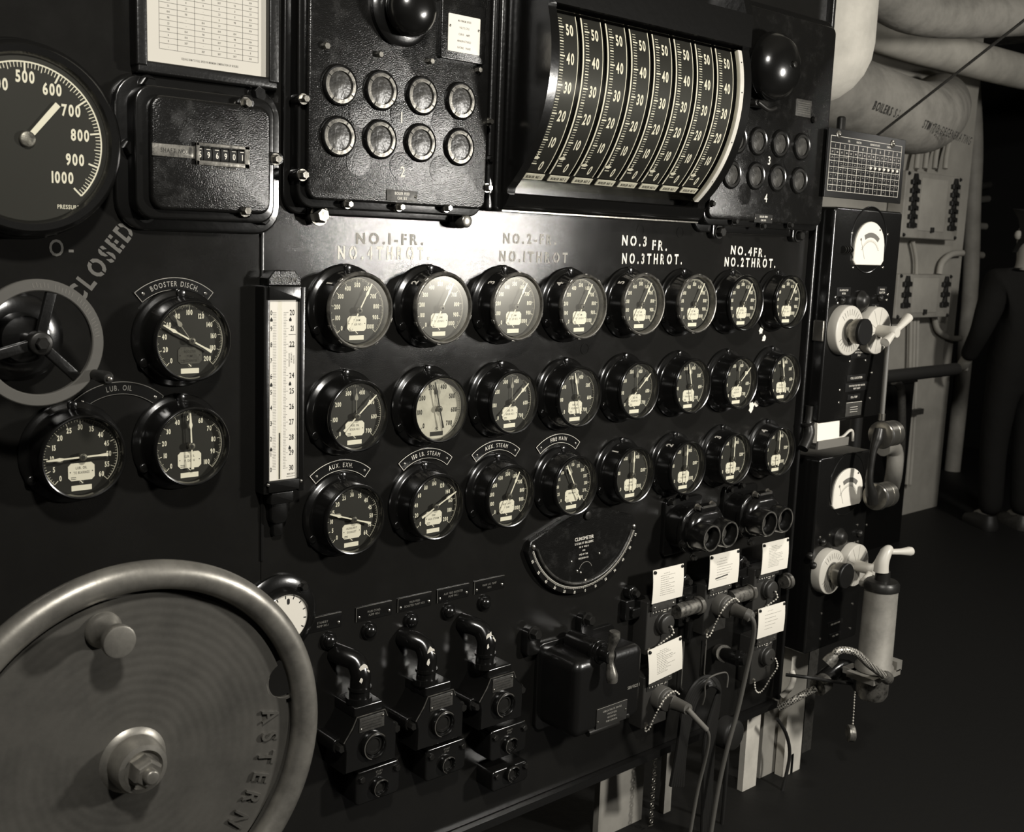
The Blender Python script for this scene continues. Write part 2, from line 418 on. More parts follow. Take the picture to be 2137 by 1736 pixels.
def bezel_mesh(r, notch=False):
    b = MB(); b.lathe([(r-.004, .046), (r-.001, .051), (r, .054), (r, .058), (r-.0012, .0605), (r-.0035, .062), (r-.0055, .0612), (r-.0075, .056), (r-.0078, .045)], seg=64, c0=False, c1=False)
    if notch:
        for a in (52, 88, 128, 205, 232, 262, 300, 345):
            a = math.radians(a); b.T = RZ(a); b.rr(r-.0005, 0, .003, .010, .001, .052, .0595, .0008); b.T = Matrix()
    return b
BEZ_B = shared(bezel_mesh(.0706), 'bezel', 'gloss_enamel')
BEZ_W = shared(bezel_mesh(.0735, True), 'bezel', ['worn_glint_rim'])
BEZ_D = shared(bezel_mesh(.0735), 'bezel', ['gloss_enamel'])
def glass_mesh(r):
    b = MB(); b.lathe([(r, .0565), (r, .0576), (r*.8, .0578), (r*.4, .0580), (.001, .0581)], seg=48, c0=True); return b
GLASS = shared(glass_mesh(.0645), 'glass', 'glass')
def pointer_mesh():
    b = MB(); b.poly([(0, -.0014), (.030, -.0012), (.037, -.0031), (.042, -.0020), (.058, -.0011), (.058, .0011), (.042, .0020), (.037, .0031), (.030, .0012), (0, .0014)], .0535, .0543)
    b.poly([(0, .0013), (-.024, .0014), (-.041, .0026), (-.041, -.0026), (-.024, -.0014), (0, -.0013)], .0535, .0543)
    return b
PTR = shared(pointer_mesh(), 'pointer', 'cream'); PTR_K = shared(pointer_mesh(), 'pointer', 'ink')
def hub_mesh():
    b = MB(); b.lathe([(.0062, .048), (.0062, .0535), (.0062, .0552), (.0045, .0562), (.002, .0563)], seg=24); b.mi = 1
    b.cyl(0, 0, .0026, .0562, .0568, 16); return b
HUB = shared(hub_mesh(), 'hub', ['brass_grey', 'ink'])
def red_mesh():
    b = MB(); b.bar(.004, 0, .054, 0, .0012, .0502, .0005); P_ = [(.047, 0), (.0385, .0030), (.035, .0040), (.0315, .0030), (.030, 0), (.0315, -.0030), (.035, -.0040), (.0385, -.0030)]
    b.poly(P_[::-1], .0502, .0508); return b
RED = shared(red_mesh(), 'marker_hand', 'red_paint')
def plate_mesh(lines, m=0, hh=.0042):
    b = MB(); c = .005; W, H = .0215, .0145
    b.poly([(W, -H+c), (W, H-c), (W-c, H), (-W+c, H), (-W, H-c), (-W, -H+c), (-W+c, -H), (W-c, -H)], .048, .0492)
    b.mi = 1
    for i, s in enumerate(lines): text(b, s, 0, .0065-i*.0078, .0493, hh, .72 if len(s) < 10 else .58, .14)
    for k in range(2): b.bar(-.017, -.0088-k*.0028, -.009, -.0088-k*.0028, .0009, .0492)
    b.cyl(-.018, 0, .0009, .0492, .0496, 8); b.cyl(.018, 0, .0009, .0492, .0496, 8)
    return b
_dials = {}
def dial_me(key, marks, nm, **k):
    if key not in _dials:
        _dials[key] = shared(make_dial(marks, nm, **k), 'dial', ['dial_black', 'cream', 'hand_grey'] if not k.get('white') else ['dial_white', 'ink', 'hand_grey'])
    return _dials[key]
def body_number(s, parent, ang=118, rot=0.):
    """number painted on the gauge body, tops of the figures towards the panel"""
    r = .0726; a0 = math.radians(ang); b = MB()
    def mf(X, Y):
        x = X*math.cos(rot)-Y*math.sin(rot); y = X*math.sin(rot)+Y*math.cos(rot)
        a = a0 - x/r; w = .029 - y; return (r*math.cos(a), r*math.sin(a), w)
    text(b, s, 0, 0, 0, .0185, .8, .2, mapf=mf, bold=True)
    return b.build('painted_number', 'stencil', parent)
def gauge(u, v, dial, lines, ptr, red=None, bez=BEZ_B, label='', group=None, num=None, numang=118, black_ptr=False, plate='plate_cream', s=1.):
    t = at_panel('pressure_gauge', label, 'gauge', u, v, group); t.scale = (s, s, s)
    inst('case', CASE, t); inst('bezel', bez, t); inst('dial', dial, t, (0, .004, 0))
    if lines: plate_mesh(lines).build('name_plate', [plate, 'ink'], t).location = (0, .004, -.0255)
    for nm, me, a in (('pointer', PTR_K if black_ptr else PTR, ptr), ('marker_hand', RED, red)):
        if a is None: continue
        o = inst(nm, me, t); o.rotation_euler = (0, -math.radians(a), 0)
    inst('hub', HUB, t); inst('glass', GLASS, t)
    if num: body_number(num, t, numang)
    return t
R_TOP, DZ = 1.5, .2068
OFF = [[(1.6, -2.6), (.2, -.4), (1, .4), (.6, -1.8), (1.6, 1.8), (-.1, 1.1), (-2.6, 1.2), (-2.5, 2.8)],   # small fitting errors of the gauges, mm
       [(.7, .4), (1, -.2), (1, .3), (.1, -1.1), (1.6, 2), (2.1, .4), (.5, -2.3), (-.1, -1.6)],
       [(-3.2, 2.2), (-1.2, .8), (1.7, -2), (2.3, -2.3), (2.7, -.1), (3, -3.5), (-1.6, -.6), (1.8, -.9)]]
def gp(r, i): return .2*i+OFF[r][i][0]/1000, R_TOP-r*DZ+OFF[r][i][1]/1000
d1000 = dial_me('1000', list(range(0, 1001, 100)), 10)
d700 = dial_me('700', list(range(0, 701, 100)), 10)
d700w = dial_me('700w', list(range(0, 701, 100)), 10, white=True, numh=.0095)
d1500 = dial_me('1500', list(range(0, 1501, 300)), 15)
d60 = dial_me('60', list(range(0, 61, 5)), 5)
d200 = dial_me('200', list(range(0, 201, 20)), 10)
d300 = dial_me('300', list(range(0, 301, 25)), 5, numh=.0068)
d100 = dial_me('100', list(range(0, 101, 10)), 10)
ORD = ['leftmost', 'second', 'third', 'fourth', 'fifth', 'sixth', 'seventh', 'rightmost']
for i in range(8):
    worn = i < 6
    gauge(*gp(0, i), d1000, ['STEAM', 'BOILER NO %d' % (i+1)], 61.5, None, BEZ_W if worn else BEZ_D,
          'black-dial steam gauge with %s rim, %s in the top row of eight' % ('worn bright' if worn else 'black', ORD[i]),
          'steam pressure gauges of the top row', str(i+1) if i < 5 else None, 136)
for i in range(8):
    odd = i % 2 == 0
    if i == 1: lab = 'fuel oil gauge with the only white dial, second in the middle row of eight'
    else: lab = 'black-dial fuel oil gauge, pointer %s, %s in the middle row' % ('aimed up right' if odd else 'leaning left', ORD[i])
    gauge(*gp(1, i), d700w if i == 1 else d700, None if i == 1 else ['FUEL OIL', 'BOILER NO %d' % (i+1)], 42 if odd else 104, 91, BEZ_B, lab,
          'fuel oil pressure gauges of the middle row', black_ptr=(i == 1))
g3 = [(d60, ['AUXILIARY', 'EXHAUST'], 162, 160, 'black-dial gauge under the AUX. EXH. plate, leftmost in the bottom row', None),
      (d200, ['150#', 'AUX STEAM'], 27, 24, 'black-dial gauge under the 150 LB. STEAM plate, second in the bottom row', None),
      (d1000, ['AUXILIARY', 'STEAM'], 63, None, 'black-dial gauge under the AUX. STEAM plate, third in the bottom row', None),
      (d300, ['FIRE MAIN'], 119, 108, 'black-dial gauge under the FIRE MAIN plate, fourth in the bottom row', None)]
for k in range(4): g3.append((d1500, ['MAIN', 'FEED PUMP', ], 91, 94, 'black-dial gauge with upright pointer and body number %d, %s in the bottom row' % (k+1, ORD[k+4]), str(k+1)))
for i, (d, ln, p, r, lab, num) in enumerate(g3):
    gauge(*gp(2, i), d, ln, p, r, BEZ_B, lab, 'pressure gauges of the bottom row', num, 126)
# three gauges of the left panel: centres of their rims on the plane of the rims
for px, py, d, ln, p, r, lab, pl in ((404, 712, d200, ['BOOSTER', 'PUMP', 'DISCHARGE'], 151, 125, 'black-dial gauge under the BOOSTER DISCH. plate, pointer left of top', 'dull_plate'),
                                 (403, 932, d100, ['LUB. OIL', 'P. DISCH'], 92, 91, 'black-dial oil gauge with upright pointer, left of the long white scale', 'plate_cream'),
                                 (176, 955, d60, ['LUB. OIL', 'TO BEARINGS'], 181, 184, 'black-dial gauge marked LUB. OIL TO BEARINGS, with level pointer', 'plate_cream')):
    u, v = P(px, py, .06); t = gauge(u, v, d, ln, p, r, BEZ_B, lab, 'gauges of the left panel', plate=pl)
# fan shaped name plates over gauges
def arc_plate(u, v, s, label, am=90, hw=44, r=.088, m=('gloss_enamel', 'cream')):
    b = MB(); a0, a1 = math.radians(am-hw), math.radians(am+hw); R0, R1 = r, r+.0215
    b.ring(R0, R1, .0002, .0022, a0=a0, a1=a1, seg=28)
    b.mi = 1
    b.ring(R1-.0011, R1, .0022, .0025, a0=a0, a1=a1, seg=28); b.ring(R0, R0+.0007, .0022, .0025, a0=a0, a1=a1, seg=28)
    for a in (a0, a1): c, q = math.cos(a), math.sin(a); b.bar(R0*c, R0*q, R1*c, R1*q, .001, .0022)
    text(b, s, 0, 0, .0025, .0088, .72, .24, arc=((R0+R1)/2, math.radians(am)))
    t = at_panel('name_plate', label, 'name plate', u, v)
    b.build('plate', list(m), t)
    for a in (a0+.10, a1-.10): screw(t, (R0+R1)/2*math.cos(a), (R0+R1)/2*math.sin(a), .0022, .0032)
    return t
for k, (s, hw) in enumerate((('AUX. EXH.', 40), ('150 LB. STEAM', 42), ('AUX. STEAM', 38), ('FIRE MAIN', 36))):
    px = (711, 889, 1036, 1166)[k]; py = (959, 935, 919, 905)[k]
    uu, vv = P(px, py, .002)
    arc_plate(uu, vv-.1095, s, 'arched black name plate reading %s' % s, 90, 40)
uu, vv = P(364, 581, .002); arc_plate(uu, vv-.1095, 'BOOSTER DISCH.', 'arched black name plate reading BOOSTER DISCH. on the left panel', 90, 40, .090, ('gloss_enamel', 'stencil_dull'))
uu, vv = P(248, 796, .002); arc_plate(uu, vv-.1195, 'LUB. OIL', 'arched black name plate reading LUB. OIL below the small handwheel', 90, 41, .098, ('gloss_enamel', 'hand_grey'))

# ------------------------------------------------------------------ large gauge at the left edge
u, v, R = -.6009, 1.7633, .1137
t = at_panel('pressure_gauge', 'large black-dial gauge with white figures to 1000, cut by the left edge', 'gauge', u, v)
b = MB(); b.lathe([(.150, 0), (.150, .03), (.146, .036)], seg=64, c0=True, c1=False); b.build('case', 'gloss_enamel', t)
b = MB(); b.lathe([(.144, .034), (.146, .05), (.143, .062), (.136, .068), (.126, .067), (.121, .058)], seg=72, c0=False, c1=False); b.build('bezel', 'gloss_enamel', t)
b = MB(); b.cyl(0, 0, .123, .052, .0575, 72); b.mi = 1; A0 = math.radians(225); SW = math.radians(270)
b.ring(R-.0022, R, .0575, .058, a0=A0-SW, a1=A0, seg=80)
for i in range(101):
    a = A0-SW*i/100; l = .017 if i % 10 == 0 else (.012 if i % 5 == 0 else .0095); c, s = math.cos(a), math.sin(a)
    b.bar((R-l)*c, (R-l)*s, (R-.001)*c, (R-.001)*s, .0026 if i % 10 == 0 else .0011, .0575)
for k in range(11):
    a = A0-SW*k/10; s = str(100*k); rr_ = R*.80-.0035*len(s)*abs(math.cos(a))
    text(b, s, rr_*math.cos(a)+(0 if k < 9 else -.006), rr_*math.sin(a)+(.004 if k == 10 else 0), .0582, .0165, .66, .13, bold=True)
text(b, 'PRESSURE', R*.52, -R*.86, .0582, .0062, .8, .14)
b.build('dial', ['dial_black', 'cream'], t)
b = MB(); b.T = RZ(math.radians(50)); b.poly([(0, -.004), (.050, -.0045), (.072, -.0045), (.072, .0045), (.05, .0045), (0, .004)], .060, .0615); b.T = Matrix(); b.build('pointer', 'cream', t)
b = MB(); b.cyl(0, 0, .012, .0575, .064, 32, .002); b.build('hub', 'brass_grey', t)
b = MB(); b.lathe([(.124, .0625), (.124, .064), (.06, .0655), (.001, .066)], seg=56, c0=True); b.build('glass', 'glass', t)

# ------------------------------------------------------------------ chart frame at the top of the left panel
wF = .022
(u0, v0), (u1, v1) = P(285, 150, wF), P(583, 190, wF)
zt = 2.28; ub, vb = P(310, 127, wF); uc, vc = P(558, 158, wF)
t = at_panel('chart_frame', 'black framed printed table at the top of the left panel', 'framed chart', (ub+uc)/2, (vb+vc)/2)
hw = (uc-ub)/2; hb = zt-(vb+vc)/2
b = MB(); b.rr(-hw-.012, hb/2+.012, .020, hb+.045, .003, 0, .026, .004); b.rr(hw+.012, hb/2+.012, .022, hb+.045, .003, 0, .026, .004); b.rr(0, -.011, 2*hw+.04, .020, .003, 0, .024, .004); b.rr(0, hb+.012, 2*hw+.04, .03, .003, 0, .026, .004)
b.build('frame', 'frame_enamel', t)
b = MB(); b.box((0, hb/2, .008), (2*hw+.01, hb+.01, .012)); b.mi = 1
x0, x1 = -hw+.022, hw-.014; rows = [.022+.0093*k for k in range(24)]
cols = [x0, x0+.034, x0+.066, x0+.1, x0+.134, x0+.168]
cols = [x0+(x1-x0)*k for k in (0, .175, .345, .515, .67, .835, 1)]
for y in rows: b.bar(x0, y, x1, y, .0006, .0141)
for x in cols: b.bar(x, rows[0], x, rows[-1], .0006, .0141)
for y in rows[:-1]:
    for k in range(6): text(b, random.choice(['104', '98', '23', '11', '-', '307']), (cols[k]+cols[k+1])/2, y+.0047, .0143, .0032, .8, .15)
b.mi = 2; text(b, 'EQUALS RPM TO FULL SPEED IN MINIMUM COMBINATION OF BOILERS', .004, .0105, .0143, .0034, .62, .1)
b.build('chart', ['chart_paper', 'faint_ink', 'faint_ink'], t)
# ------------------------------------------------------------------ revolution counter
wC = .055
ua, va = P(330, 225, wC); ub, vb = P(556, 432, wC); uc, vc = P(560, 250, wC)
cu, cv = (ua+ub)/2-.002, (va+vb)/2+.004; W, H = (ub-ua)+.022, (va-vb)+.035
t = at_panel('revolution_counter', 'black cast box with a counter window reading 96901', 'counter', cu, cv)
b = MB(); b.rr(0, 0, W+.085, H+.070, .05, 0, .012, .004, 6); b.rr(-.004, 0, W+.035, H+.03, .03, .012, wC-.012, .004, 6); b.build('housing', 'gloss_enamel', t)
b = MB(); b.rr(0, 0, W, H, .022, wC-.012, wC, .006, 6)
for px, py in ((520, 214), (515, 440)): 
    q = P(px, py, wC); b.cyl(q[0]-cu, q[1]-cv, .013, wC-.02, wC-.002, 20, .003)
q = P(580, 332, wC-.01); b.rr(q[0]-cu-.008, q[1]-cv, .035, .022, .010, wC-.02, wC-.006, .002)
b.mi = 1; q = P(468, 296, wC); text(b, 'TOTAL', q[0]-cu, q[1]-cv, wC+.0005, .0052, .75, .14)
q = P(466, 352, wC); text(b, 'REVOLUTIONS', q[0]-cu, q[1]-cv, wC+.0005, .0056, .8, .16)
b.build('cover', ['cover_enamel', 'hand_grey'], t)
for px, py, w_ in ((519, 215, wC), (581, 332, wC-.004), (517, 440, wC)):
    q = P(px, py, w_+.008); bolt(t, q[0]-cu, q[1]-cv, w_-.004, .0078, .011)
for px, py in ((312, 178), (540, 196), (308, 443), (548, 455), (352, 204), (352, 428), (275, 310)):
    q = P(px, py, .02); bolt(t, q[0]-cu, q[1]-cv, .010, .013, .014, 'gloss_enamel')
q = P(365, 315, wC); b = MB(); b.rr(0, 0, .080, .020, .001, 0, .002, .0004); b.mi = 1; text(b, 'SHAFT NO. 1', 0, 0, .0021, .007, .75, .2)
b.build('name_plate', ['brass_grey', 'ink'], t, (q[0]-cu, -wC, q[1]-cv))
q = P(463, 325, wC); b = MB(); Wd, Hd = .098, .037
b.rr(-Wd/2+.003, 0, .006, Hd, .001, 0, .006, .001); b.rr(Wd/2-.005, 0, .010, Hd, .001, 0, .006, .001); b.rr(0, Hd/2-.003, Wd, .006, .001, 0, .006, .001); b.rr(0, -Hd/2+.004, Wd, .008, .001, 0, .006, .001)
b.build('window_frame', 'brass_grey', t, (q[0]-cu, -wC, q[1]-cv))
b = MB()
for k, s in enumerate(['5', '9', '6', '9', '0', '1']):
    b.mi = 0; x = -.043+.0155*k
    b.loft([[(x-.0068, .012*math.cos(a), .0005+.004*math.sin(a)) for a in [PI*j/8 for j in range(9)]], [(x+.0068, .012*math.cos(a), .0005+.004*math.sin(a)) for a in [PI*j/8 for j in range(9)]]])
    b.mi = 1; text(b, s, x+.001, -.001, .0048, .0098, .75, .1); b.bar(x-.003, .008, x+.004, .008, .001, .0043)
b.build('number_wheels', ['dial_black', 'cream'], t, (q[0]-cu, -wC, q[1]-cv))

# ------------------------------------------------------------------ vacuum column with long white scale
wM = .030
(ul, vt), (ur, _), (_, vb) = P(563, 626, wM), P(621, 626, wM), P(590, 1000, wM)
cu = (ul+ur)/2; W = ur-ul; H = vt-vb
t = at_panel('vacuum_gauge', 'tall black framed column with a long white scale numbered 20 to 30', 'gauge', cu, vb)
b = MB(); fw = .012
for sx in (-1, 1): b.rr(sx*(W/2+fw/2+.001), H/2, fw, H+.05, .002, 0, wM+(.006 if sx > 0 else .0015), .0015)
b.rr(0, H+.013, W+.01, .026, .002, 0, wM+.006, .002); b.rr(0, -.011, W+.01, .022, .002, 0, wM+.006, .002)
b.box((0, H/2, .008), (W+.02, H+.04, .015)); b.build('frame', 'gloss_enamel', t)
b = MB(); b.poly([(-.034, 0), (.034, 0), (.034, .012), (.022, .026), (-.022, .026), (-.034, .012)], .004, wM+.004, .002)
b.mi = 1; text(b, 'VACUUM', 0, .010, wM+.0045, .008, .8, .25); b.build('head_cap', ['cover_enamel', 'hand_grey'], t, (0, 0, H+.027))
b = MB(); b.box((0, H/2, wM-.003), (W, H, .006)); b.mi = 1
def sy(py): return P(600, py, wM)[1]-vb
z20, z30 = sy(652), sy(976)
for i in range(101):
    z = z20+(z30-z20)*i/100; L = .010 if i % 10 == 0 else (.008 if i % 5 == 0 else .0055)
    b.bar(-.0005, z, -.0005+L, z, .00045, wM)
    b.bar(-.0225+(0 if i % 10 else -.002), z, -.0155, z, .00045, wM)
for k in range(11):
    z = z20+(z30-z20)*k/10
    if k != 3: text(b, str(20+k), .0170, z, wM+.0004, .0100, .66, .10)
    text(b, str(10-k) if k else '0', -.0258, z, wM+.0004, .0085, .6, .1)
for k in (.45, 4.55, 8.7):
    z = z20+(z30-z20)*k/10
    for x in (.0135, -.0255): b.poly([(x-.0022, z-.003), (x+.0022, z-.003), (x+.0027, z), (x, z+.0050), (x-.0027, z)], wM, wM+.0003)
b.mi = 2
for s, x, z0_ in (('READING INCHES', .0115, .0), ('OF MERCURY', .0160, .004), ('ABSOLUTE', .0210, .0)): text(b, s, x, z20+(z30-z20)*.30+z0_, wM+.0004, .0026, .75, .15, rot=PI/2)
b.bar(.010, z20+(z30-z20)*.14, .025, z20+(z30-z20)*.14, .0012, wM); text(b, 'INCHES', .0165, z20+(z30-z20)*.215, wM+.0004, .0032, .8, .1)
text(b, 'MERCURY', .0165, z30-.0115, wM+.0004, .003, .8, .1); b.bar(.007, z30-.0165, .026, z30-.0165, .0008, wM)
b.build('scale_plate', ['plate_cream', 'ink', 'faint_ink'], t)
b = MB(); 
b.T = TR(-.008, 0, wM)@RX(-PI/2); b.cyl(0, 0, .0035, .002, H-.002, 16); b.build('glass_tube', 'glass', t)
b = MB(); b.T = TR(-.008, 0, wM)@RX(-PI/2); b.cyl(0, 0, .0016, .002, z20+(z30-z20)*.765, 12); b.build('mercury_column', 'steel', t)
for sx in (-1, 1): screw(t, sx*(W/2+.006), -.006, wM+.006, .0032)
b = MB(); b.rr(0, -.012, .050, .024, .004, 0, .028, .003); b.T = RX(0); b.rr(0, -.040, .038, .05, .014, 0, .020, .005, 5); b.rr(0, -.075, .022, .03, .006, 0, .014, .003); b.build('cistern', 'gloss_enamel', t, (0, 0, -.024))

# ------------------------------------------------------------------ boiler feed check indicator covers
def lens(parent, u, v, w, s=1., bright=.5):
    b = MB(); b.lathe([(.0260*s, 0), (.0260*s, .004), (.0245*s, .007), (.0225*s, .006), (.0225*s, .0045)], seg=40, c0=False, c1=False)
    L = b.build('lens_ring', 'gloss_enamel', parent, (u, -w, v))
    b = MB(); b.lathe([(.0225*s, .001), (.0225*s, .0062), (.0180*s, .0068), (.0175*s, .003)], seg=40, c0=False, c1=False)
    for k in range(4):
        a = PI/4+k*PI/2+.2; b.mi = 1; b.bar(.0178*s*math.cos(a), .0178*s*math.sin(a), .0224*s*math.cos(a), .0224*s*math.sin(a), .0014, .0066, .0006)
    b.build('retaining_ring', ['brass_grey' if bright else 'dark_metal', 'ink'], L)
    b = MB(); b.lathe([(.0178*s, .001), (.0174*s, .0030), (.012*s, .0040), (.006*s, .0044), (.001, .0046)], seg=32, c0=True)
    b.build('lens', 'lens_glass', L)
    return L
wK = .050
(ul, vb0), (ur, vb1) = P(642, 412, wK), P(1012, 440, wK)
vb = (vb0+vb1)/2; W = ur-ul; zt = 2.22; H = zt-vb; cu = (ul+ur)/2; cv = vb+H/2
t = at_panel('lens_indicator_box', 'large black cast box with eight round lenses, left of the scale drum', 'indicator box', cu, cv, 'boiler feed indicator boxes')
b = MB(); b.rr(-.014, 0, W+.027, H+.055, .035, 0, .010, .004, 6); b.rr(-.007, 0, W+.014, H+.03, .03, .010, wK-.012, .003, 6); b.build('housing', 'gloss_enamel', t)
b = MB(); b.rr(0, 0, W, H, .020, wK-.012, wK, .0045, 6)
for px, py in ((752, 235), (838, 240), (923, 255), (747, 336), (837, 347), (919, 354)):
    q = P(px, py, wK); b.lathe([(.0270, wK), (.0268, wK+.0008), (.0245, wK+.0010)], q[0]-cu, q[1]-cv, 32)
b.mi = 1
for s, px, py in (('1', 837, 245), ('2', 839, 358)): q = P(px, py, wK); text(b, s, q[0]-cu, q[1]-cv, wK+.0015, .020, .8)
b.build('cover', ['cover_enamel', 'stencil'], t)
LN = [(711, 178), (797, 189), (882, 200), (963, 211), (708, 285), (795, 291), (879, 298), (960, 307)]
for i, (px, py) in enumerate(LN): q = P(px, py, wK+.005); lens(t, q[0]-cu, q[1]-cv, wK, 1.42)
q = P(838, 409, wK); b = MB(); b.rr(0, 0, .072, .021, .001, 0, .0018, .0004); b.mi = 1; text(b, 'BOILER FEED', 0, .0045, .0019, .0052, .75, .14); text(b, 'CHK BX', 0, -.0045, .0019, .0052, .75, .14); b.build('name_plate', ['dull_plate', 'cream'], t, (q[0]-cu, -wK, q[1]-cv))
screw(t, q[0]-cu+.032, q[1]-cv, wK+.0018, .003)
for px, py, r_ in ((638, 206, .0072), (636, 365, .0080), (730, 426, .0066), (838, 432, .0066), (937, 434, .0066), (1021, 392, .0070), (1024, 254, .0062), (793, 114, .0062), (900, 128, .0062), (1000, 146, .0062), (681, 96, .007)):
    q = P(px, py, wK+.006); b = MB(); b.cyl(q[0]-cu, q[1]-cv, r_*1.5, wK-.03, wK-.004, 18, .002); b.build('bolt_boss', 'gloss_enamel', t)
    bolt(t, q[0]-cu, q[1]-cv, wK-.004, r_, .012)
# mounting lugs at the bottom corners
for px, py, big in ((668, 449, 0), (962, 461, 1)):
    q = P(px, py, .022); b = MB(); b.rr(q[0]-cu, q[1]-cv+.01, .045, .050, .014, 0, .016, .004, 5); b.build('mounting_lug', 'gloss_enamel', t)
    if big: b = MB(); b.cyl(q[0]-cu+.002, q[1]-cv, .0135, .016, .040, 28, .003); b.build('bolt', 'steel', t)
    else: bolt(t, q[0]-cu, q[1]-cv, .016, .0145, .016)
# horn and rating plate on the same cover
q = P(845, 84, wK+.02); b = MB(); b.sphere((0, 0, .037), .052, .7, 32, 14); b.lathe([(.066, 0), (.066, .010), (.056, .016)], seg=40, c0=True); tag(b.build('alarm_bell', 'gloss_enamel', None, (q[0], -wK-.001, q[1]+.055)), 'black domed alarm bell on the left lens box, at the photo top edge', 'alarm bell')
q0, q1 = P(934, 90, wK+.010), P(999, 132, wK+.010); qw = q1[0]-q0[0]
t2 = at_panel('rating_plate', 'small white printed rating plate beside the bell on the left lens box', 'rating plate', (q0[0]+q1[0])/2, q1[1]+.043, w=wK+.0005)
b = MB(); b.rr(0, .010, qw+.03, .110, .004, 0, .009, .002); b.build('backing', 'cover_enamel', t2)
b = MB(); b.rr(0, .006, qw, .070, .002, .009, .0105, .0003); b.mi = 1
for k, s in enumerate(('MAXIMUM SPEED', 'VOLTS C.P.S.', 'CURVE   AMPS', 'MANUFACTURED', 'RATING   PHASE')): text(b, s, 0, .030-k*.0125, .0107, .0038, .7, .14)
b.build('plate', ['plate_cream', 'faint_ink'], t2)
for sx in (-1, 1): screw(t2, sx*(qw/2-.004), .018, .0105, .0025)

# right hand cover behind the drum
wR = .050
(ul, vb0), (ur, vb1) = P(1478, 460, wR), P(1690, 466, wR)
ur = 1.525; vb = (vb0+vb1)/2; W = ur-ul; H = 2.24-vb; cu = (ul+ur)/2; cv = vb+H/2
t = at_panel('lens_indicator_box', 'large black cast box with eight round lenses, right of the scale drum', 'indicator box', cu, cv, 'boiler feed indicator boxes')
b = MB(); b.rr(0, -.006, W+.012, H+.055, .035, 0, .010, .004, 6); b.rr(0, 0, W+.010, H+.03, .03, .010, wR-.012, .003, 6); b.build('housing', 'gloss_enamel', t)
b = MB(); b.rr(0, 0, W, H, .020, wR-.012, wR, .0045, 6)
for px, py in ((1561, 337), (1604, 337), (1648, 335), (1553, 405), (1600, 408)):
    q = P(px, py, wR); b.lathe([(.0270, wR), (.0268, wR+.0008), (.0245, wR+.0010)], q[0]-cu, q[1]-cv, 32)
b.mi = 1
for s, px, py in (('3', 1604, 335), ('4', 1597, 413)): q = P(px, py, wR); text(b, s, q[0]-cu, q[1]-cv, wR+.0015, .021, .85)
b.build('cover', ['cover_enamel', 'stencil'], t)
for i, (px, py) in enumerate(((1540, 291), (1583, 295), (1629, 300), (1674, 306), (1528, 364), (1578, 367), (1623, 371), (1668, 377))):
    q = P(px, py, wR+.005); lens(t, q[0]-cu, q[1]-cv, wR, 1.38, 0)
q = P(1592, 456, wR); b = MB(); b.rr(0, 0, .078, .022, .001, 0, .0018, .0004); b.mi = 1; text(b, 'BOILER FEED', 0, .0045, .0019, .0050, .75, .14); text(b, 'CHK BX', 0, -.0045, .0019, .0050, .75, .14); b.build('name_plate', ['ink', 'cream'], t, (q[0]-cu, -wR, q[1]-cv))
for sx in (-1, 1): screw(t, q[0]-cu+sx*.035, q[1]-cv, wR+.0018, .003)
for px, py in ((1487, 425), (1535, 462), (1593, 472), (1650, 470), (1698, 250)):
    q = P(px, py, wR+.004); bolt(t, q[0]-cu, q[1]-cv, wR-.002, .007, .010, 'dark_metal')
for px, py in ((1502, 484), (1667, 492)):
    q = P(px, py, .02); b = MB(); b.rr(q[0]-cu, q[1]-cv+.01, .05, .055, .014, 0, .016, .004, 5); b.build('mounting_lug', 'gloss_enamel', t); bolt(t, q[0]-cu, q[1]-cv, .016, .013, .014, 'dark_metal')
# bell dome and its plate
q = P(1610, 140, wR+.03); b = MB(); b.lathe([(.020, 0), (.020, .02), (.082, .022), (.085, .03), (.080, .052), (.062, .074), (.035, .088), (.006, .093)], seg=56, c0=True)
t = at_panel('alarm_bell', 'large glossy black bell dome on the right lens box', 'alarm bell', q[0], q[1], w=wR+.002); b.build('dome', 'gloss_enamel', t)
b = MB(); b.cyl(0, 0, .008, .09, .100, 16, .002); b.build('centre_screw', 'dark_metal', t)
b = MB(); b.rr(-.03, -.092, .055, .016, .006, 0, .03, .003); b.tube([(-.05, -.09, .03), (-.01, -.105, .034), (.02, -.098, .034)], .006, 10, 4); b.build('striker', 'dark_metal', t)
q = P(1676, 226, wR); b = MB(); b.rr(0, 0, .070, .044, .002, 0, .002, .0004); b.mi = 1
for k in range(6): b.bar(-.028, .014-k*.0055, .028, .014-k*.0055, .0008, .002)
tag(b.build('rating_plate', ['dull_plate', 'hand_grey'], None, (q[0], -wR-.0002, q[1])), 'small grey metal rating plate right of the big bell dome', 'rating plate')

# ------------------------------------------------------------------ boiler scale drum
XL, XRR = .386, .965; ZC, RC = 2.000, .326; WC = .170-RC
t = at_panel('boiler_pressure_indicator', 'wide curved drum indicator with eight dial strips numbered 0 to 50', 'indicator', (XL+XRR)/2, 1.90)
cu, cv = (XL+XRR)/2, 1.90
def dp(x, th, r): return (x-cu, ZC+r*math.sin(th)-cv, WC+r*math.cos(th))
THA, THB = -math.radians(49.5), math.radians(17)
def drum(b, x0, x1, r, ta, tb, n=28, th_=.003):
    Ls = []
    for i in range(n+1):
        a = ta+(tb-ta)*i/n; Ls.append([dp(x0, a, r-th_), dp(x1, a, r-th_), dp(x1, a, r), dp(x0, a, r)])
    b.loft(Ls)
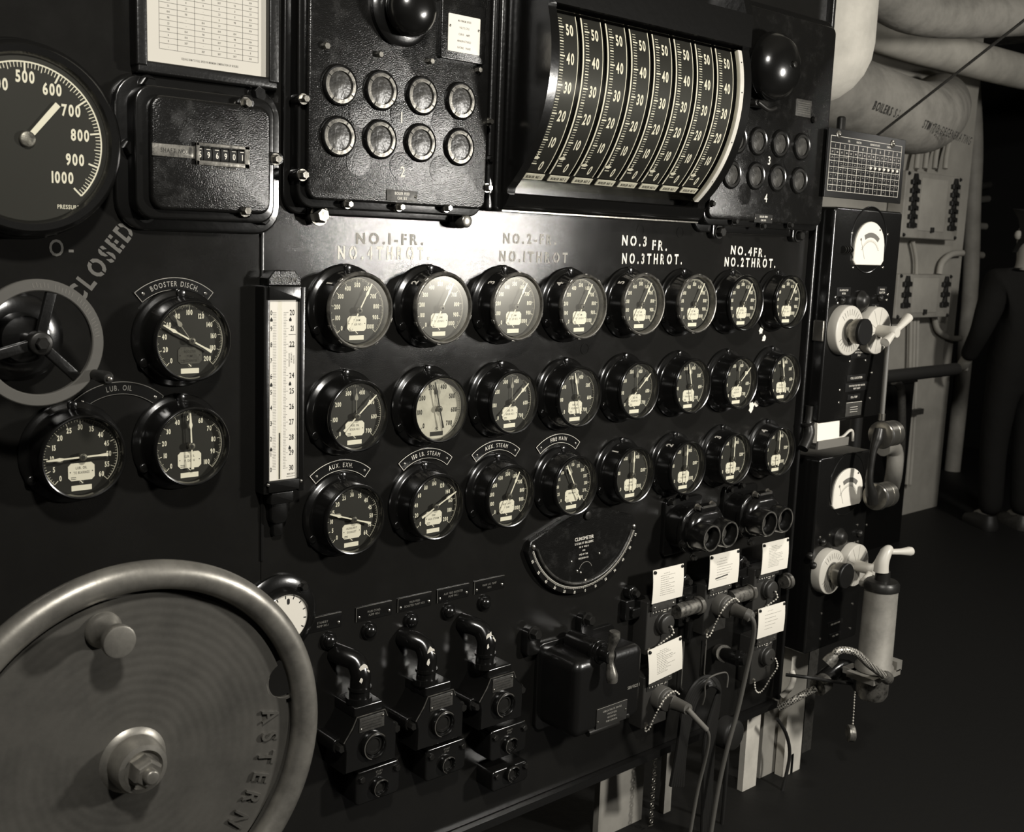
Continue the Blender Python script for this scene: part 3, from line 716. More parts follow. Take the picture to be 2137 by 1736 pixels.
# casing: cheeks, floor and roof, open at the front
def cheek(b, x0, x1, rr_=RC+.004):
    pts = [(0., -.19), (.055, -.17)] + [(WC+rr_*math.cos(THA+(THB-THA)*i/20), ZC+rr_*math.sin(THA+(THB-THA)*i/20)-cv) for i in range(21)] + [(.165, ZC+.18-cv), (.10, ZC+.36-cv), (0., ZC+.36-cv)]
    b.loft([[(x0-cu, p[1], p[0]) for p in pts], [(x1-cu, p[1], p[0]) for p in pts]])
b = MB(); cheek(b, XL-.026, XL-.004); cheek(b, XRR+.014, XRR+.040)
b.box((0, -.176, .028), (XRR-XL+.05, .016, .056)); b.box((.005, ZC+.14-cv, .0865), (XRR-XL+.05, .072, .172)); b.box((.005, ZC+.25-cv, .051), (XRR-XL+.05, .20, .10))
b.build('casing', 'gloss_enamel', t)
b = MB()
for x in (XL-.052, XL-.034): b.rr(x-cu, .10, .018, .60, .008, 0, .034 if x < XL-.04 else .040, .006, 5)
b.build('side_rail', 'frame_enamel', t)
for px, py in ((1032, 332), ): 
    q = P(px, py, .05); bolt(t, q[0]-cu, q[1]-cv, .034, .007, .006, 'gloss_enamel')
b = MB(); hx_ = (XRR-XL+.06)/2; prof_ = [(.0005, -.196), (.046, -.196), (.058, -.186), (.070, -.166), (.060, -.162), (.0005, -.166)]
b.loft([[(-hx_, v_, w_) for w_, v_ in prof_], [(hx_, v_, w_) for w_, v_ in prof_]]); b.build('sill', 'gloss_enamel', t)
b = MB(); b.box((0, -.199, .024), (2*hx_, .003, .046)); b.build('sill_lip', 'steel', t)
b = MB(); drum(b, XL-.004, XRR+.014, RC-.026, THA, THB, 28, .004); b.build('back_plate', 'dial_black', t)
b = MB(); drum(b, XRR-.001, XRR+.0125, RC+.003, THA, THB, 32, .010); b.build('window_rim', 'post_paint', t)
for a in (-38, -20, 0, 12):
    a = math.radians(a); p = dp(XRR+.006, a, RC+.003); b = MB(); b.cyl(0, 0, .0016, 0, .001, 8); o = b.build('rim_screw', 'ink', t, (p[0], -p[2], p[1])); o.rotation_euler = (a, 0, 0)
PIT = (XRR-XL)/8.; T0, DT = math.radians(-39.5), math.radians(10.3)
for k in range(8):
    x0 = XL+k*PIT+.004; x1 = XL+(k+1)*PIT-.009; r_ = RC-.012
    b = MB(); drum(b, x0, x1, r_, math.radians(-43.5), THB, 26, .003); b.mi = 1
    drum(b, x0, x0+.0036, r_+.0008, math.radians(-43.5), THB, 26, .003); drum(b, x1-.0018, x1, r_+.0008, math.radians(-43.5), THB, 26, .003)
    xt = x0+.0085
    for j in range(0, 84):
        a = T0+DT*j/10
        if a > THB-.02: break
        L = .0135 if j % 10 == 0 else .0100; hh = .0030 if j % 10 == 0 else (.0026 if j % 5 == 0 else .0011)
        da = hh/r_/2; rq = r_+.0006
        b.add([dp(xt, a-da, rq), dp(xt+L, a-da, rq), dp(xt+L, a+da, rq), dp(xt, a+da, rq)], [(0, 1, 2, 3)])
    for j in range(0, 9):
        a = T0+DT*j
        if a > THB-.04: break
        def mf(X, Y, a=a): q = dp(xt+.0285+X, a-.012+Y/r_, r_+.0009); return q
        text(b, str(j*10), 0, 0, 0, .0210, .60, .12, mapf=mf, bold=True)
    b.build('scale_strip', ['dial_black', 'cream'], t)
    # pointer: white flag with a stem, low on the scale
    a = T0+DT*(.30, .36, .18, .22, .20, .24, .22, .24)[k]*1.0; q = dp(x0+.004, a, RC-.006)
    b = MB(); 
    def pf(X, Y): return dp(x0+.002+X, a+Y/r_, RC-.008)
    pts = [(-.006, 0), (0, -.0035), (.010, -.0040), (.016, 0), (.011, .0020), (.008, .0035), (.003, .0030)]
    lo = [pf(*p) for p in pts]; hi = [(p[0], p[1], p[2]+.0012) for p in lo]; b.loft([lo, hi])
    lo = [pf(*p) for p in ((.0062, .002), (.0078, .002), (.0078, .012), (.0062, .012))]; b.loft([lo, [(p[0], p[1], p[2]+.001) for p in lo]])
    b.build('pointer', 'cream', t)
    a = math.radians(-45.3); b = MB(); xa, xb = x0+.004, x1+.001
    def cc(x, aa, r=RC-.010): return dp(x, aa, r)
    da = .0078/RC
    b.loft([[cc(xa, a-da), cc(xb, a-da), cc(xb, a+da), cc(xa, a+da)], [cc(xa, a-da, RC-.008), cc(xb, a-da, RC-.008), cc(xb, a+da, RC-.008), cc(xa, a+da, RC-.008)]]); b.mi = 1
    text(b, 'BOILER NO %d' % (k+1), 0, 0, 0, .0072, .62, .14, mapf=lambda X, Y: dp((xa+xb)/2+X, a+Y/RC, RC-.0076))
    b.build('name_plate', ['plate_cream', 'ink'], t)
b = MB(); Ls = []
for i in range(33):
    a = THA+(THB-THA)*i/32; Ls.append([dp(XL-.002, a, RC-.001), dp(XRR, a, RC-.001), dp(XRR, a, RC+.001), dp(XL-.002, a, RC+.001)])
b.loft(Ls); b.build('window_glass', 'drum_glass', t)

# ------------------------------------------------------------------ clinometer
cu, cv, R = .686, 1.000, .187; wL = .016
t = at_panel('clinometer', 'black fan-shaped clinometer with curved scale below the FIRE MAIN gauge', 'clinometer', cu, cv)
b = MB(); pts = [(math.cos(a)*(R+.014), math.sin(a)*(R+.014)) for a in [math.radians(-160+140*i/28) for i in range(29)]]
pts += [(.165, -.028), (.060, .004), (.02, .006), (-.02, .004), (-.06, -.004), (-.178, -.045)]
b.poly(pts, 0, wL, .002); b.mi = 1
b.ring(R-.004, R-.0033, wL, wL+.0003, a0=math.radians(-158), a1=math.radians(-22), seg=60)
for i in range(-68, 69):
    a = math.radians(-90+i); L = .0065 if i % 10 == 0 else .0045
    b.bar((R-.0035)*math.cos(a), (R-.0035)*math.sin(a), (R-.0035+L)*math.cos(a), (R-.0035+L)*math.sin(a), .0006, wL)
for i in range(-6, 7):
    a = math.radians(-90+i*10.6+2); text(b, str(abs(i)*10), (R+.0085)*math.cos(a), (R+.0088)*math.sin(a), wL+.0003, .0068, .75, .14, rot=a+PI/2)
for k, (s, h) in enumerate((('CLINOMETER', .0085), ('U.S.NAVY BU.SHIPS', .0056), ('MK III  MOD 0', .004), ('1943', .004), ('MFD BY THE', .004), ('PRECISION CO', .004))):
    text(b, s, -.005, -.062-k*.0095-(0 if k == 0 else .002), wL+.0003, h, .8, .16)
b.poly([(.003, -R+.020), (.009, -R+.020), (.006, -R+.012)], wL, wL+.0004)
b.build('plate', ['cover_enamel', 'cream'], t)
b = MB(); b.torus(R-.013, .0038, wL+.002, seg=60, ms=10, a0=math.radians(-158), a1=math.radians(-22)); b.build('curved_tube', 'lens_glass', t)
b = MB(); b.cyl(0, -.006, .011, wL, wL+.006, 24, .002); b.build('pivot_cap', 'dark_metal', t)
for a in (-158, -22): a = math.radians(a); screw(t, (R-.008)*math.cos(a)*1.03, (R-.008)*math.sin(a)+.008, wL, .006)
b = MB(); b.ring(.022, .0228, wL, wL+.0004, .004, -.145, math.radians(20), math.radians(160), 18); b.build('engraved_arc', 'stencil_dull', t)
for x, y in ((-.045, -.115), (.05, -.11), (-.024, -.142), (-.012, -.148)): screw(t, x, y, wL, .0035)

# ------------------------------------------------------------------ row of name plates and the dark lamps under it
PL = [(675-52, ['STANDBY', 'PUMP NO.1'], -.085), (0, ['MAIN COND.', 'PUMP NO.1'], .039), (0, ['MAIN FEED', 'BOOSTER PUMP NO.1'], .143), (0, ['AUX FEED BOOSTER', 'PUMP NO.1'], .248), (0, ['MAIN L.O. PUMP', 'NO.1'], .352)]
nm = ['MAIN COND.', 'MAIN FEED BOOSTER', 'AUX FEED BOOSTER', 'MAIN L.O. PUMP']
for k, (_, ln, x) in enumerate(PL):
    W = .089; b = MB(); b.rr(0, 0, W, .030, .001, 0, .002, .0004); b.mi = 1
    b.bar(-W/2, .0147, W/2, .0147, .0007, .002); b.bar(-W/2+.0003, -.015, -W/2+.0003, .015, .0007, .002)
    text(b, ln[0], 0, .002, .0022, .0046, .75, .16); text(b, ln[1], 0, -.0055, .0022, .0046, .75, .16)
    t = at_panel('name_plate', 'thin black plate lettered %s above the dark lamps' % ln[0] if k else 'leftmost black plate above the dark lamps, hidden partly by the handwheel', 'name plate', x+W/2, .869, 'name plates over the dark lamps')
    b.build('plate', ['gloss_enamel', 'hand_grey'], t)
    for sx in (-1, 1): screw(t, sx*(W/2-.007), -.006, .002, .0034)
PLN = [(-.026, 'leftmost dark round lamp below the thin plates, beside the big handwheel'), (.072, 'dark round lamp below the MAIN COND. plate'), (.179, 'dark round lamp below the MAIN FEED plate'), (.280, 'dark round lamp below the AUX FEED plate'), (.383, 'dark round lamp below the MAIN L.O. plate')]
for x, lab in PLN:
    t = at_panel('indicator_lamp', lab, 'lamp', x, .829, 'dark indicator lamps under the name plates')
    b = MB(); b.lathe([(.019, 0), (.019, .003), (.0165, .006)], seg=32, c0=True, c1=True); b.build('lamp_ring', 'gloss_enamel', t)
    b = MB(); b.sphere((0, 0, .006), .0145, .75, 28, 14); b.build('lens', 'gloss_enamel', t)

# ------------------------------------------------------------------ push button stations with conduit elbows
def button_ring(parent, u, v, w, r, nm='push_button'):
    b = MB(); b.lathe([(r, 0), (r, .006), (r*.94, .010), (r*.80, .012), (r*.72, .009), (r*.70, .004)], seg=40, c0=False, c1=False)
    o = b.build('button_guard', 'gloss_enamel', parent, (u, -w, v))
    b = MB(); b.lathe([(r*.70, .001), (r*.66, .0045), (r*.50, .005), (r*.46, .0025), (r*.3, .0028)], seg=32, c0=True); b.build(nm, 'dark_metal', o)
    b = MB(); b.ring(r*.86, r*.93, .0108, .0118, seg=30, a0=math.radians(35), a1=math.radians(250)); b.build('worn_glint_edge', 'worn_glint_rim', o)
    return o
def edge_glint(parent, pts, rr_=.0013):
    b = MB(); b.tube(pts, rr_, 6); return b.build('worn_glint_edge', 'worn_glint_rim', parent)  # bright thin tube painted in as the highlight along a housing edge
def station(x, z, w, label):
    t = at_panel('push_button_station', label, 'push button station', x, z, 'push button stations at the lower edge')
    b = MB(); pts = [(-.062, -.047), (.062, -.047), (.064, .0), (.062, .030), (.042, .050), (.034, .068), (-.034, .068), (-.044, .048), (-.066, .020), (-.062, .0)]
    b.poly(pts, 0, w, .004); b.rr(-.002, .074, .070, .024, .004, .0, w-.008, .004)
    b.build('housing', 'gloss_enamel', t)
    b = MB(); b.rr(0, 0, .060, .030, .001, 0, .0016, .0004); b.mi = 1
    for k in range(4): b.bar(-.024, .009-k*.006, .024, .009-k*.006, .0007, .0016)
    o = b.build('name_plate', ['dull_plate', 'dark_metal'], t, (0, -w-.0002, .049)); 
    for sx in (-1, 1): screw(t, sx*.026, .049+sx*.009, w+.0016, .0028)
    edge_glint(t, [(.040, .052, w-.002), (.034, .067, w-.002), (-.034, .067, w-.002), (-.044, .047, w-.002), (-.064, .020, w-.002)])
    button_ring(t, .004, 0, w, .030)
    for sx, z_ in ((-1, .008), (1, .014)): bolt(t, sx*.067, z_, w-.02, .009, .014, 'dark_metal')
    for sx in (-1, 1): b = MB(); b.rr(sx*.066, .010, .026, .03, .010, 0, w-.018, .003); b.build('ear', 'gloss_enamel', t)
    return t
def elbow(x, z, w, label, worn=1, pth=None):
    t = at_panel('conduit_elbow', label, 'pipe elbow', x, z, 'conduit elbows above the push button stations')
    b = MB(); b.tube([(-.026, .094, 0), (-.020, .092, .02), (-.003, .082, w-.010), (0, .060, w+.004), (0, .038, w+.004), (0, 0, w)], .0205, 22, 6); b.build('pipe', 'gloss_enamel', t)
    b = MB(); b.tube([(0, .034, w+.003), (0, .028, w+.003)], .024, 20); b.tube([(0, .012, w), (0, .0, w)], .027, 20); b.build('coupling', 'gloss_enamel', t)
    b = MB()   # worn patches, bare metal shapes on the outer side of the bend
    for k in range(worn):
        n = 11; c = Vector((-.002+.007*math.sin(k*2.1), .074-.010*k, w+.0185+.0022*k)); r1 = .0125-.0022*k
        vs = [(c.x+r1*(.5+.5*random.random())*math.cos(2*PI*i/n), c.y+r1*1.1*(.5+.5*random.random())*math.sin(2*PI*i/n), c.z) for i in range(n)]+[(c.x, c.y+.0, c.z+.0014)]
        b.add(vs, [(i, (i+1) % n, n) for i in range(n)])
    b.build('worn_patch', 'worn_paint', t)
    return t
wS = .08
for k, (px, py) in enumerate(((780, 1558), (925, 1512), (1053, 1472))):
    q = P(px, py, wS+.01); station(q[0], q[1], wS, '%s of the three large push button stations along the lower panel' % ('leftmost', 'middle', 'rightmost')[k])
    ex = P((748, 888, 1012)[k], (1412, 1374, 1332)[k], wS-.02)
    elbow(ex[0]+.008, q[1]+.0865, .050, 'black conduit elbow with chipped paint entering the %s large push button station' % ('leftmost', 'middle', 'rightmost')[k], 3)
for k, (px, py, n2) in enumerate(((937, 1592, 0), (1068, 1552, 1), (796, 1640, 0), (1072, 1612, 0))):
    wq = .055; q = P(px, py, wq+.01)
    t = at_panel('push_button_box', ('small one-button box below the middle large push button station', 'small one-button box below the rightmost large push button station', 'small one-button box below the leftmost large station, cut by the photo edge', 'lowest one-button box, beneath the small box of the right column')[k], 'push button box', q[0], q[1], 'small push button boxes')
    b = MB(); b.rr(-.002, .004 if k != 3 else -.012, .112, .074 if k != 3 else .05, .012, 0, wq, .004, 5); b.mi = 1
    if k != 3:
        for s_, z_ in (('START', .030), ('STOP', .024)): text(b, s_, 0, z_, wq+.0005, .004, .8, .2)
    b.build('housing', ['gloss_enamel', 'hand_grey'], t)
    if k != 3: edge_glint(t, [(.048, .039, wq-.002), (-.050, .039, wq-.002)], .0010)
    button_ring(t, 0, -.004, wq, .020)
    for sx in (-1, 1): bolt(t, sx*.044, .024 if k != 3 else .0, wq-.002, .0075, .007, 'dark_metal')

# ------------------------------------------------------------------ big black switch box with a turning handle
wB = .125
(ul, vt), (ur, vt2), (_, vb) = P(1203, 1386, wB), P(1345, 1350, wB), P(1195, 1548, wB)
W = ur-ul; H = vt-vb; cu, cv = (ul+ur)/2, (vt+vb)/2
t = at_panel('switch_box', 'large glossy black rounded switch box with a lever handle on top', 'switch box', cu, cv)
b = MB(); b.rr(0, 0, W, H, .026, .010, wB, .020, 8); b.build('housing', 'frame_enamel', t)
b = MB(); b.rr(0, 0, W+.03, H+.03, .02, 0, .010, .003, 5)
for px, py in ((1120, 1326), (1232, 1296)): q = P(px, py, .03); b.rr(q[0]-cu, q[1]-cv-.02, .045, .065, .014, 0, .022, .004, 5)
b.build('mounting_flange', 'gloss_enamel', t)
for px, py in ((1120, 1324), (1232, 1294)): q = P(px, py, .034); bolt(t, q[0]-cu, q[1]-cv, .022, .013, .016, 'dark_metal')
q = P(1270, 1345, wB+.01)
hx = q[0]-cu; b = MB(); b.T = TR(hx-.010, H/2-.004, 0); b.cyl(0, .012, .026, .02, wB+.002, 28, .002); b.cyl(0, .012, .030, wB-.02, wB-.008, 28, .002); b.cyl(0, .012, .018, wB, wB+.030, 24, .002); b.build('shaft_housing', 'gloss_enamel', t)
b = MB(); b.T = TR(hx-.010, H/2+.010, wB+.030)
b.tube([(0, .062, .006), (0, .046, .004), (0, .015, -.004), (0, 0, -.006), (0, -.015, -.004), (0, -.046, .004), (0, -.062, .006)], .008, 14, 4, rs=[.0125, .0145, .0085, .012, .0085, .0145, .0125]); b.build('lever_handle', 'worn_glint_rim', t)
b = MB(); b.rr(0, 0, .105, .050, .001, 0, .002, .0004); b.mi = 1; b.bar(-.052, .0248, .052, .0248, .0008, .002)
for k, s in enumerate(('LUBRICATING OIL SERVICE', 'SWITCH BOX', 'MOTOR NO.1', 'PUMP CONTROL')): text(b, s, 0, .014-k*.0092, .0022, .0044, .72, .16)
b.build('name_plate', ['ink', 'stencil_dull'], t, (.010, -wB-.0002, -.060))
for sx in (-1, 1): screw(t, .010+sx*.048, -.064+sx*.004, wB+.002, .0034)
b = MB(); text(b, 'SERVICE 1', W*.36, -.008, wB+.0004, .0075, .8, .18); b.build('stencil_number', 'stencil_dull', t)
b = MB(); b.T = TR(-.008, -H/2+.004, wB-.006)@RY(PI/2); b.cyl(0, 0, .0085, -.055, .050, 20, .003); b.T = TR(.070, -H/2+.014, wB-.006); b.sphere((0, 0, 0), .009, 1, 14, 8); b.build('hinge', 'dark_metal', t)

# ------------------------------------------------------------------ twin lens rotary switches
def twin(xc, z, label):
    t = at_panel('twin_lens_indicator', label, 'indicator', xc, z, 'twin lens indicators')
    b = MB(); b.rr(-.002, -.004, .150, .150, .012, 0, .012, .003); b.rr(0, 0, .150, .112, .050, .012, .060, .006, 8); b.rr(0, 0, .166, .126, .055, .060, .074, .004, 8); b.rr(0, 0, .146, .106, .048, .074, .100, .020, 8)
    b.rr(0, .058, .060, .016, .003, .070, .092, .003)
    b.build('housing', 'gloss_enamel', t)
    for sx in (-1, 1):
        b = MB(); b.lathe([(.038, .085), (.038, .112), (.036, .132), (.0345, .136), (.0285, .136), (.0275, .120), (.0270, .108)], sx*.0365, -.006, 40, False, False); o = b.build('eyepiece', 'gloss_enamel', t)
        b = MB(); b.ring(.0300, .0340, .1362, .1368, sx*.0365, -.006, seg=40); b.build('worn_glint_edge', 'worn_glint_rim', o)
        b = MB(); b.lathe([(.027, .106), (.018, .110), (.001, .1115)], sx*.0365, -.006, 32, True); b.build('lens', 'lens_glass', o)
    for x, y, w_, m in ((-.03, .062, .074, 'steel'), (.028, .062, .074, 'steel'), (-.082, -.028, .074, 'dark_metal'), (-.062, .068, .012, 'dark_metal'), (-.01, .074, .012, 'dark_metal'), (-.03, -.072, .070, 'dark_metal')): bolt(t, x, y, w_, .0075, .012, m)
    b = MB(); b.bar(-.026, .064, .028, .064, .006, .092, .001); b.build('name_strip', 'dull_plate', t)
    return t
q = P(1504.5, 1119, .136); twin(q[0], q[1]+.006, 'black twin-eyed indicator, left one of the pair under the bottom gauge row')
q = P(1622.5, 1089, .136); twin(q[0], q[1]+.006, 'black twin-eyed indicator, right one of the pair near the panel edge')

# ------------------------------------------------------------------ sound powered telephone jack boxes with white cards
def bead_chain(parent, pts, m='plate_cream', name='bead_chain'):
    pts = [Vector(p) for p in pts]; q = []
    for i in range(len(pts)-1):
        p0, p1, p2, p3 = pts[max(i-1, 0)], pts[i], pts[i+1], pts[min(i+2, len(pts)-1)]
        for k in range(12):
            s = k/12; q.append(.5*((2*p1)+(-p0+p2)*s+(2*p0-5*p1+4*p2-p3)*s*s+(-p0+3*p1-3*p2+p3)*s**3))
    q.append(pts[-1]); b = MB(); last = None; acc = 1
    for i, p in enumerate(q):
        if last is None or (p-last).length > .0076: b.sphere(tuple(p), .0026, 1, 8, 5); last = p
    b.tube([tuple(p) for p in q[::2]], .0005, 4)
    return b.build(name, m, parent)
def jack(x, z, label, long=None, plug=False, w=.045):
    """box whose cap centre stands at (x, z)"""
    t = at_panel('telephone_jack_box', label, 'jack box', x, z, 'telephone jack boxes of the right-hand columns')
    b = MB(); b.rr(-.012, -.006, .098, .142, .004, 0, w, .004); b.build('housing', 'bakelite', t)
    b = MB(); b.rr(-.008, .0340, .084, .019, .001, w, w+.0015, .0003); b.mi = 1
    for k in range(4): b.cyl(-.040+k*.011, .034, .0014+.0006*(k % 2), w+.0015, w+.0022, 10)
    for k in range(3): b.bar(.0, .039-k*.005, .012, .039-k*.005, .0012, w+.0015)
    text(b, 'JA-1', .024, .034, w+.0017, .005, .8, .15)
    b.build('name_strip', ['ink', 'stencil'], t)
    b = MB(); b.rr(-.008, .0520, .092, .020, .001, w, w+.010, .0005); b.build('card_clip', 'dull_plate', t)
    for sx in (-1, 1): screw(t, -.008+sx*.036, .050, w+.010, .0036)
    if not plug:
        b = MB(); b.cyl(0, 0, .0285, w-.002, w+.010, 36, .002); b.cyl(0, 0, .0255, w+.010, w+.022, 36, .004); b.cyl(.004, -.004, .004, w+.022, w+.027, 12, .001); b.build('screw_cap', 'bakelite', t)
        bead_chain(t, long or [(.004, -.004, w+.028), (.010, -.022, w+.031), (.002, -.040, w+.016), (-.020, -.058, w+.006), (-.034, -.068, w+.003)])
    else:
        b = MB(); b.cyl(0, 0, .032, w-.002, w+.026, 36, .003); b.cyl(0, 0, .030, w+.026, w+.036, 36, .003); b.build('socket_collar', 'cable_grey', t)
        bead_chain(t, [(.026, .016, w+.046), (.004, .029, w+.046), (-.026, .010, w+.040), (-.034, -.04, w+.02), (-.038, -.076, w+.008), (-.050, -.082, w+.004), (-.046, -.070, w+.003)])
    bolt(t, -.044, -.066, w, .005, .004)
    return t
def card(px, py, w, wd, ht, lines, label, tilt=0., lb=None):
    x, z = P(px, py, w); b = MB(); bend = .010
    n = 8; Ls = []
    for i in range(n+1):
        s = i/n; y = ht/2-ht*s; off = bend*math.sin(PI*s)*.25+.002*s
        Ls.append([(-wd/2, y, off), (wd/2, y, off+.002), (wd/2, y, off+.0032), (-wd/2, y, off+.0012)])
    b.loft(Ls); b.mi = 1
    def cf(X, Y): s = (ht/2-Y)/ht; return (X, Y, bend*math.sin(PI*s)*.25+.002*s+.0012+.002*(X/wd+.5)+.0006)
    for k in range(lines):
        Y = ht*.34-k*ht*.70/lines; x0 = -wd*.26 + (wd*.1 if k == 0 else 0); L = wd*(.22 if k == 0 else random.uniform(.25, .62)); n_ = max(2, int(L/.006))
        for j in range(n_):
            xa = x0+L*j/n_; xb = xa+L/n_*random.uniform(.5, .85); p = [cf(xa, Y), cf(xb, Y), cf(xb, Y+.0011), cf(xa, Y+.0011)]; b.add(p, [(0, 1, 2, 3)])
    t = at_panel('instruction_card', label, 'card', x, z, 'white typed cards above the jack boxes', w=w); 
    if tilt: t.rotation_euler.y = tilt
    b.build('sheet', ['paper', 'faint_ink'], t)
    if lb: b = MB(); b.bar(-wd*.3, -ht*.22, wd*.12, -ht*.22+.004, .003, .0062); b.build('ruled_bar', 'ink', t)
    for sx in (-1, 1): b = MB(); b.cyl(sx*(wd/2-.006), ht/2-.006, .0042, .0, .0068, 14, .001); b.build('drawing_pin', 'dark_metal', t)
    return t
wc = .058
card(1391.5, 1217, wc, .116, .088, 11, 'white typed card on the left jack column, upper of its two')
card(1508.5, 1186.5, wc, .124, .093, 9, 'white typed card with a dark ruled bar, on the middle jack column', lb=1)
card(1615, 1159.5, wc, .122, .090, 14, 'white typed card on the right jack column, upper of its two')
card(1386, 1376, wc+.012, .128, .092, 14, 'white typed card hanging askew on the left jack column, lower of its two', tilt=math.radians(-6))
card(1607, 1293, wc+.010, .124, .088, 6, 'white typed card on the right jack column, lower of its two')
def jpos(px, py): return P(px, py, .065)
x, z = jpos(1394, 1303); jack(x, z, 'jack box with capped socket and bead chain, left column upper', None)
x, z = jpos(1612, 1231); jack(x, z, 'jack box with capped socket between the two cards of the right column', None)
x, z = jpos(1607, 1371); jack(x, z, 'jack box with capped socket and hanging bead chain, bottom of the right column', [(.012, -.004, .075), (.020, -.03, .078), (.016, -.07, .06), (.0, -.100, .052), (-.020, -.108, .050), (-.038, -.095, .050), (-.044, -.066, .048)])
x, z = jpos(1512, 1265); jm = (x, z); jack(x, z, 'jack box with cable plug inserted, middle column', None, True)
x, z = jpos(1386, 1458); jl = (x, z); jack(x, z, 'jack box with cable plug inserted, bottom of the left column', None, True)
# long hanging chain loop of the lowest right jack box
x, z = jpos(1607, 1371)
# plugs and their cables
def W3(px, py, w): p = at(px, py, -w); return (p.x, p.z, w)
def pathw(l): return [W3(*p) for p in l]
b = MB(); b.tube([(jm[0], jm[1], .092), (jm[0]+.002, jm[1]-.001, .104), W3(1562, 1283, .165), W3(1564, 1284, .167)], .013, 18, 3, rs=[.020, .018, .014, .014]); b.tube([W3(1556, 1281, .160), W3(1566, 1286, .172)], .0165, 18)
t = thing('telephone_plug', 'dark cylindrical plug with cable, in the middle column jack box', 'plug', (0, 0, 0)); b.build('plug_body', 'cable_grey', t)
b = MB(); b.tube(pathw([(1565, 1285, .17), (1573, 1300, .175), (1572, 1330, .165), (1560, 1390, .14), (1540, 1480, .12), (1518, 1560, .11), (1500, 1640, .10), (1480, 1760, .10)]), .0065, 10, 6); b.build('cable', 'cable_grey', t)
t = thing('telephone_plug', 'grey plug with a bent rigid cable end, in the bottom left jack box', 'plug', (0, 0, 0))
b = MB(); b.tube([(jl[0], jl[1], .092), (jl[0]+.002, jl[1]-.001, .104), W3(1436, 1480, .150)], .013, 18, 3, rs=[.020, .0175, .0145]); b.build('plug_body', 'cable_grey', t)
b = MB(); b.tube(pathw([(1434, 1479, .150), (1455, 1502, .165), (1474, 1522, .175)]), .0075, 12, 2); b.build('cable_sleeve', 'hand_grey', t)
b = MB(); b.tube(pathw([(1474, 1521, .175), (1479, 1535, .175), (1477, 1560, .165), (1468, 1600, .15), (1456, 1650, .14), (1440, 1740, .14)]), .0048, 10, 6); b.build('cable', 'cable_grey', t)
# tubular holders right of the jack columns
for px0, py0, px1, py1, lab in ((1418, 1274, 1456, 1262, 'scuffed brass tube fitting beside the left column upper jack box'), (1530, 1246, 1564, 1234, 'scuffed brass tube fitting beside the middle column jack box'), (1636, 1214, 1641, 1213, 'scuffed brass tube fitting beside the right column upper jack box')):
    t = thing('conduit_fitting', lab, 'pipe fitting', (0, 0, 0), 'brass fittings beside the jack boxes')
    a, c = Vector(W3(px0, py0, .03)), Vector(W3(px1, py1, .03)); c.y = a.y; d = (c-a)
    b = MB(); b.tube([a-d*.2, c], .020, 24); b.build('tube', 'brass_grey', t)
    b = MB(); b.tube([c-d.normalized()*.006, c+d.normalized()*.008], .0245, 24); b.build('rim', 'worn_glint_rim', t)
# mid brackets between the columns: dark cast lugs
for px, py, lab in ((1322, 1237, 'small cast stud left of the left jack column'), (1432, 1212, 'cast stud between the left and middle white cards'), (1551, 1174, 'cast stud between the middle and right white cards')):
    x, z = P(px, py, .02); t = at_panel('mounting_stud', lab, 'stud', x, z, 'cast studs between the jack columns')
    b = MB(); b.cyl(0, 0, .018, 0, .022, 24, .004); b.build('boss', 'gloss_enamel', t); bolt(t, 0, 0, .022, .010, .012, 'dark_metal')
    b = MB(); b.rr(.012, -.045, .075, .055, .006, 0, .020, .004); b.rr(.006, -.052, .03, .025, .004, .020, .030, .003); b.build('bracket', 'gloss_enamel', t)
for px, py, lab in ((1432, 1296, 'conduit clamp below the left brass fitting'), (1547, 1270, 'conduit clamp below the middle brass fitting')):
    x, z = P(px, py, .02); t = at_panel('conduit_clamp', lab, 'clamp', x, z, 'conduit clamps')
    b = MB(); b.rr(0, 0, .05, .03, .01, 0, .014, .003); b.T = TR(.012, -.02, .02)@RX(PI/2); b.cyl(0, 0, .012, -.02, .03, 16, .002); b.build('clamp_body', 'gloss_enamel', t); bolt(t, 0, .004, .014, .007, .008, 'dark_metal')
# stub fitting and thin rods below the middle column
t = thing('gland_fitting', 'black gland with bright worn collar below the middle jack box', 'pipe fitting', (0, 0, 0))
b = MB(); b.tube([W3(1503, 1362, .02), W3(1512, 1364, .05)], .024, 24); b.build('collar', 'worn_glint_rim', t)
b = MB(); b.tube([W3(1508, 1363, .04), W3(1535, 1372, .08), W3(1556, 1376, .11)], .02, 22, 3, rs=[.019, .021, .017]); b.tube([W3(1538, 1373, .085), W3(1546, 1374, .095)], .025, 6); b.build('gland', 'gloss_enamel', t)
for k, (xa, ya, xb, yb, lab) in enumerate(((1424, 1340, 1424, 1432, 'thin vertical rod right of the lower left card'), (1472, 1335, 1471, 1405, 'thin vertical rod in the middle of the jack columns'))):
    p0, p1 = W3(xa, ya, .012), W3(xb, yb, .012); x = (p0[0]+p1[0])/2
    b = MB(); b.tube([(x, p0[1], .012), (x, p1[1], .012), (x+.008, p1[1]-.01, .012)], .0022, 8); tag(b.build('rod', 'cable_grey'), lab, 'rod', 'thin rods')
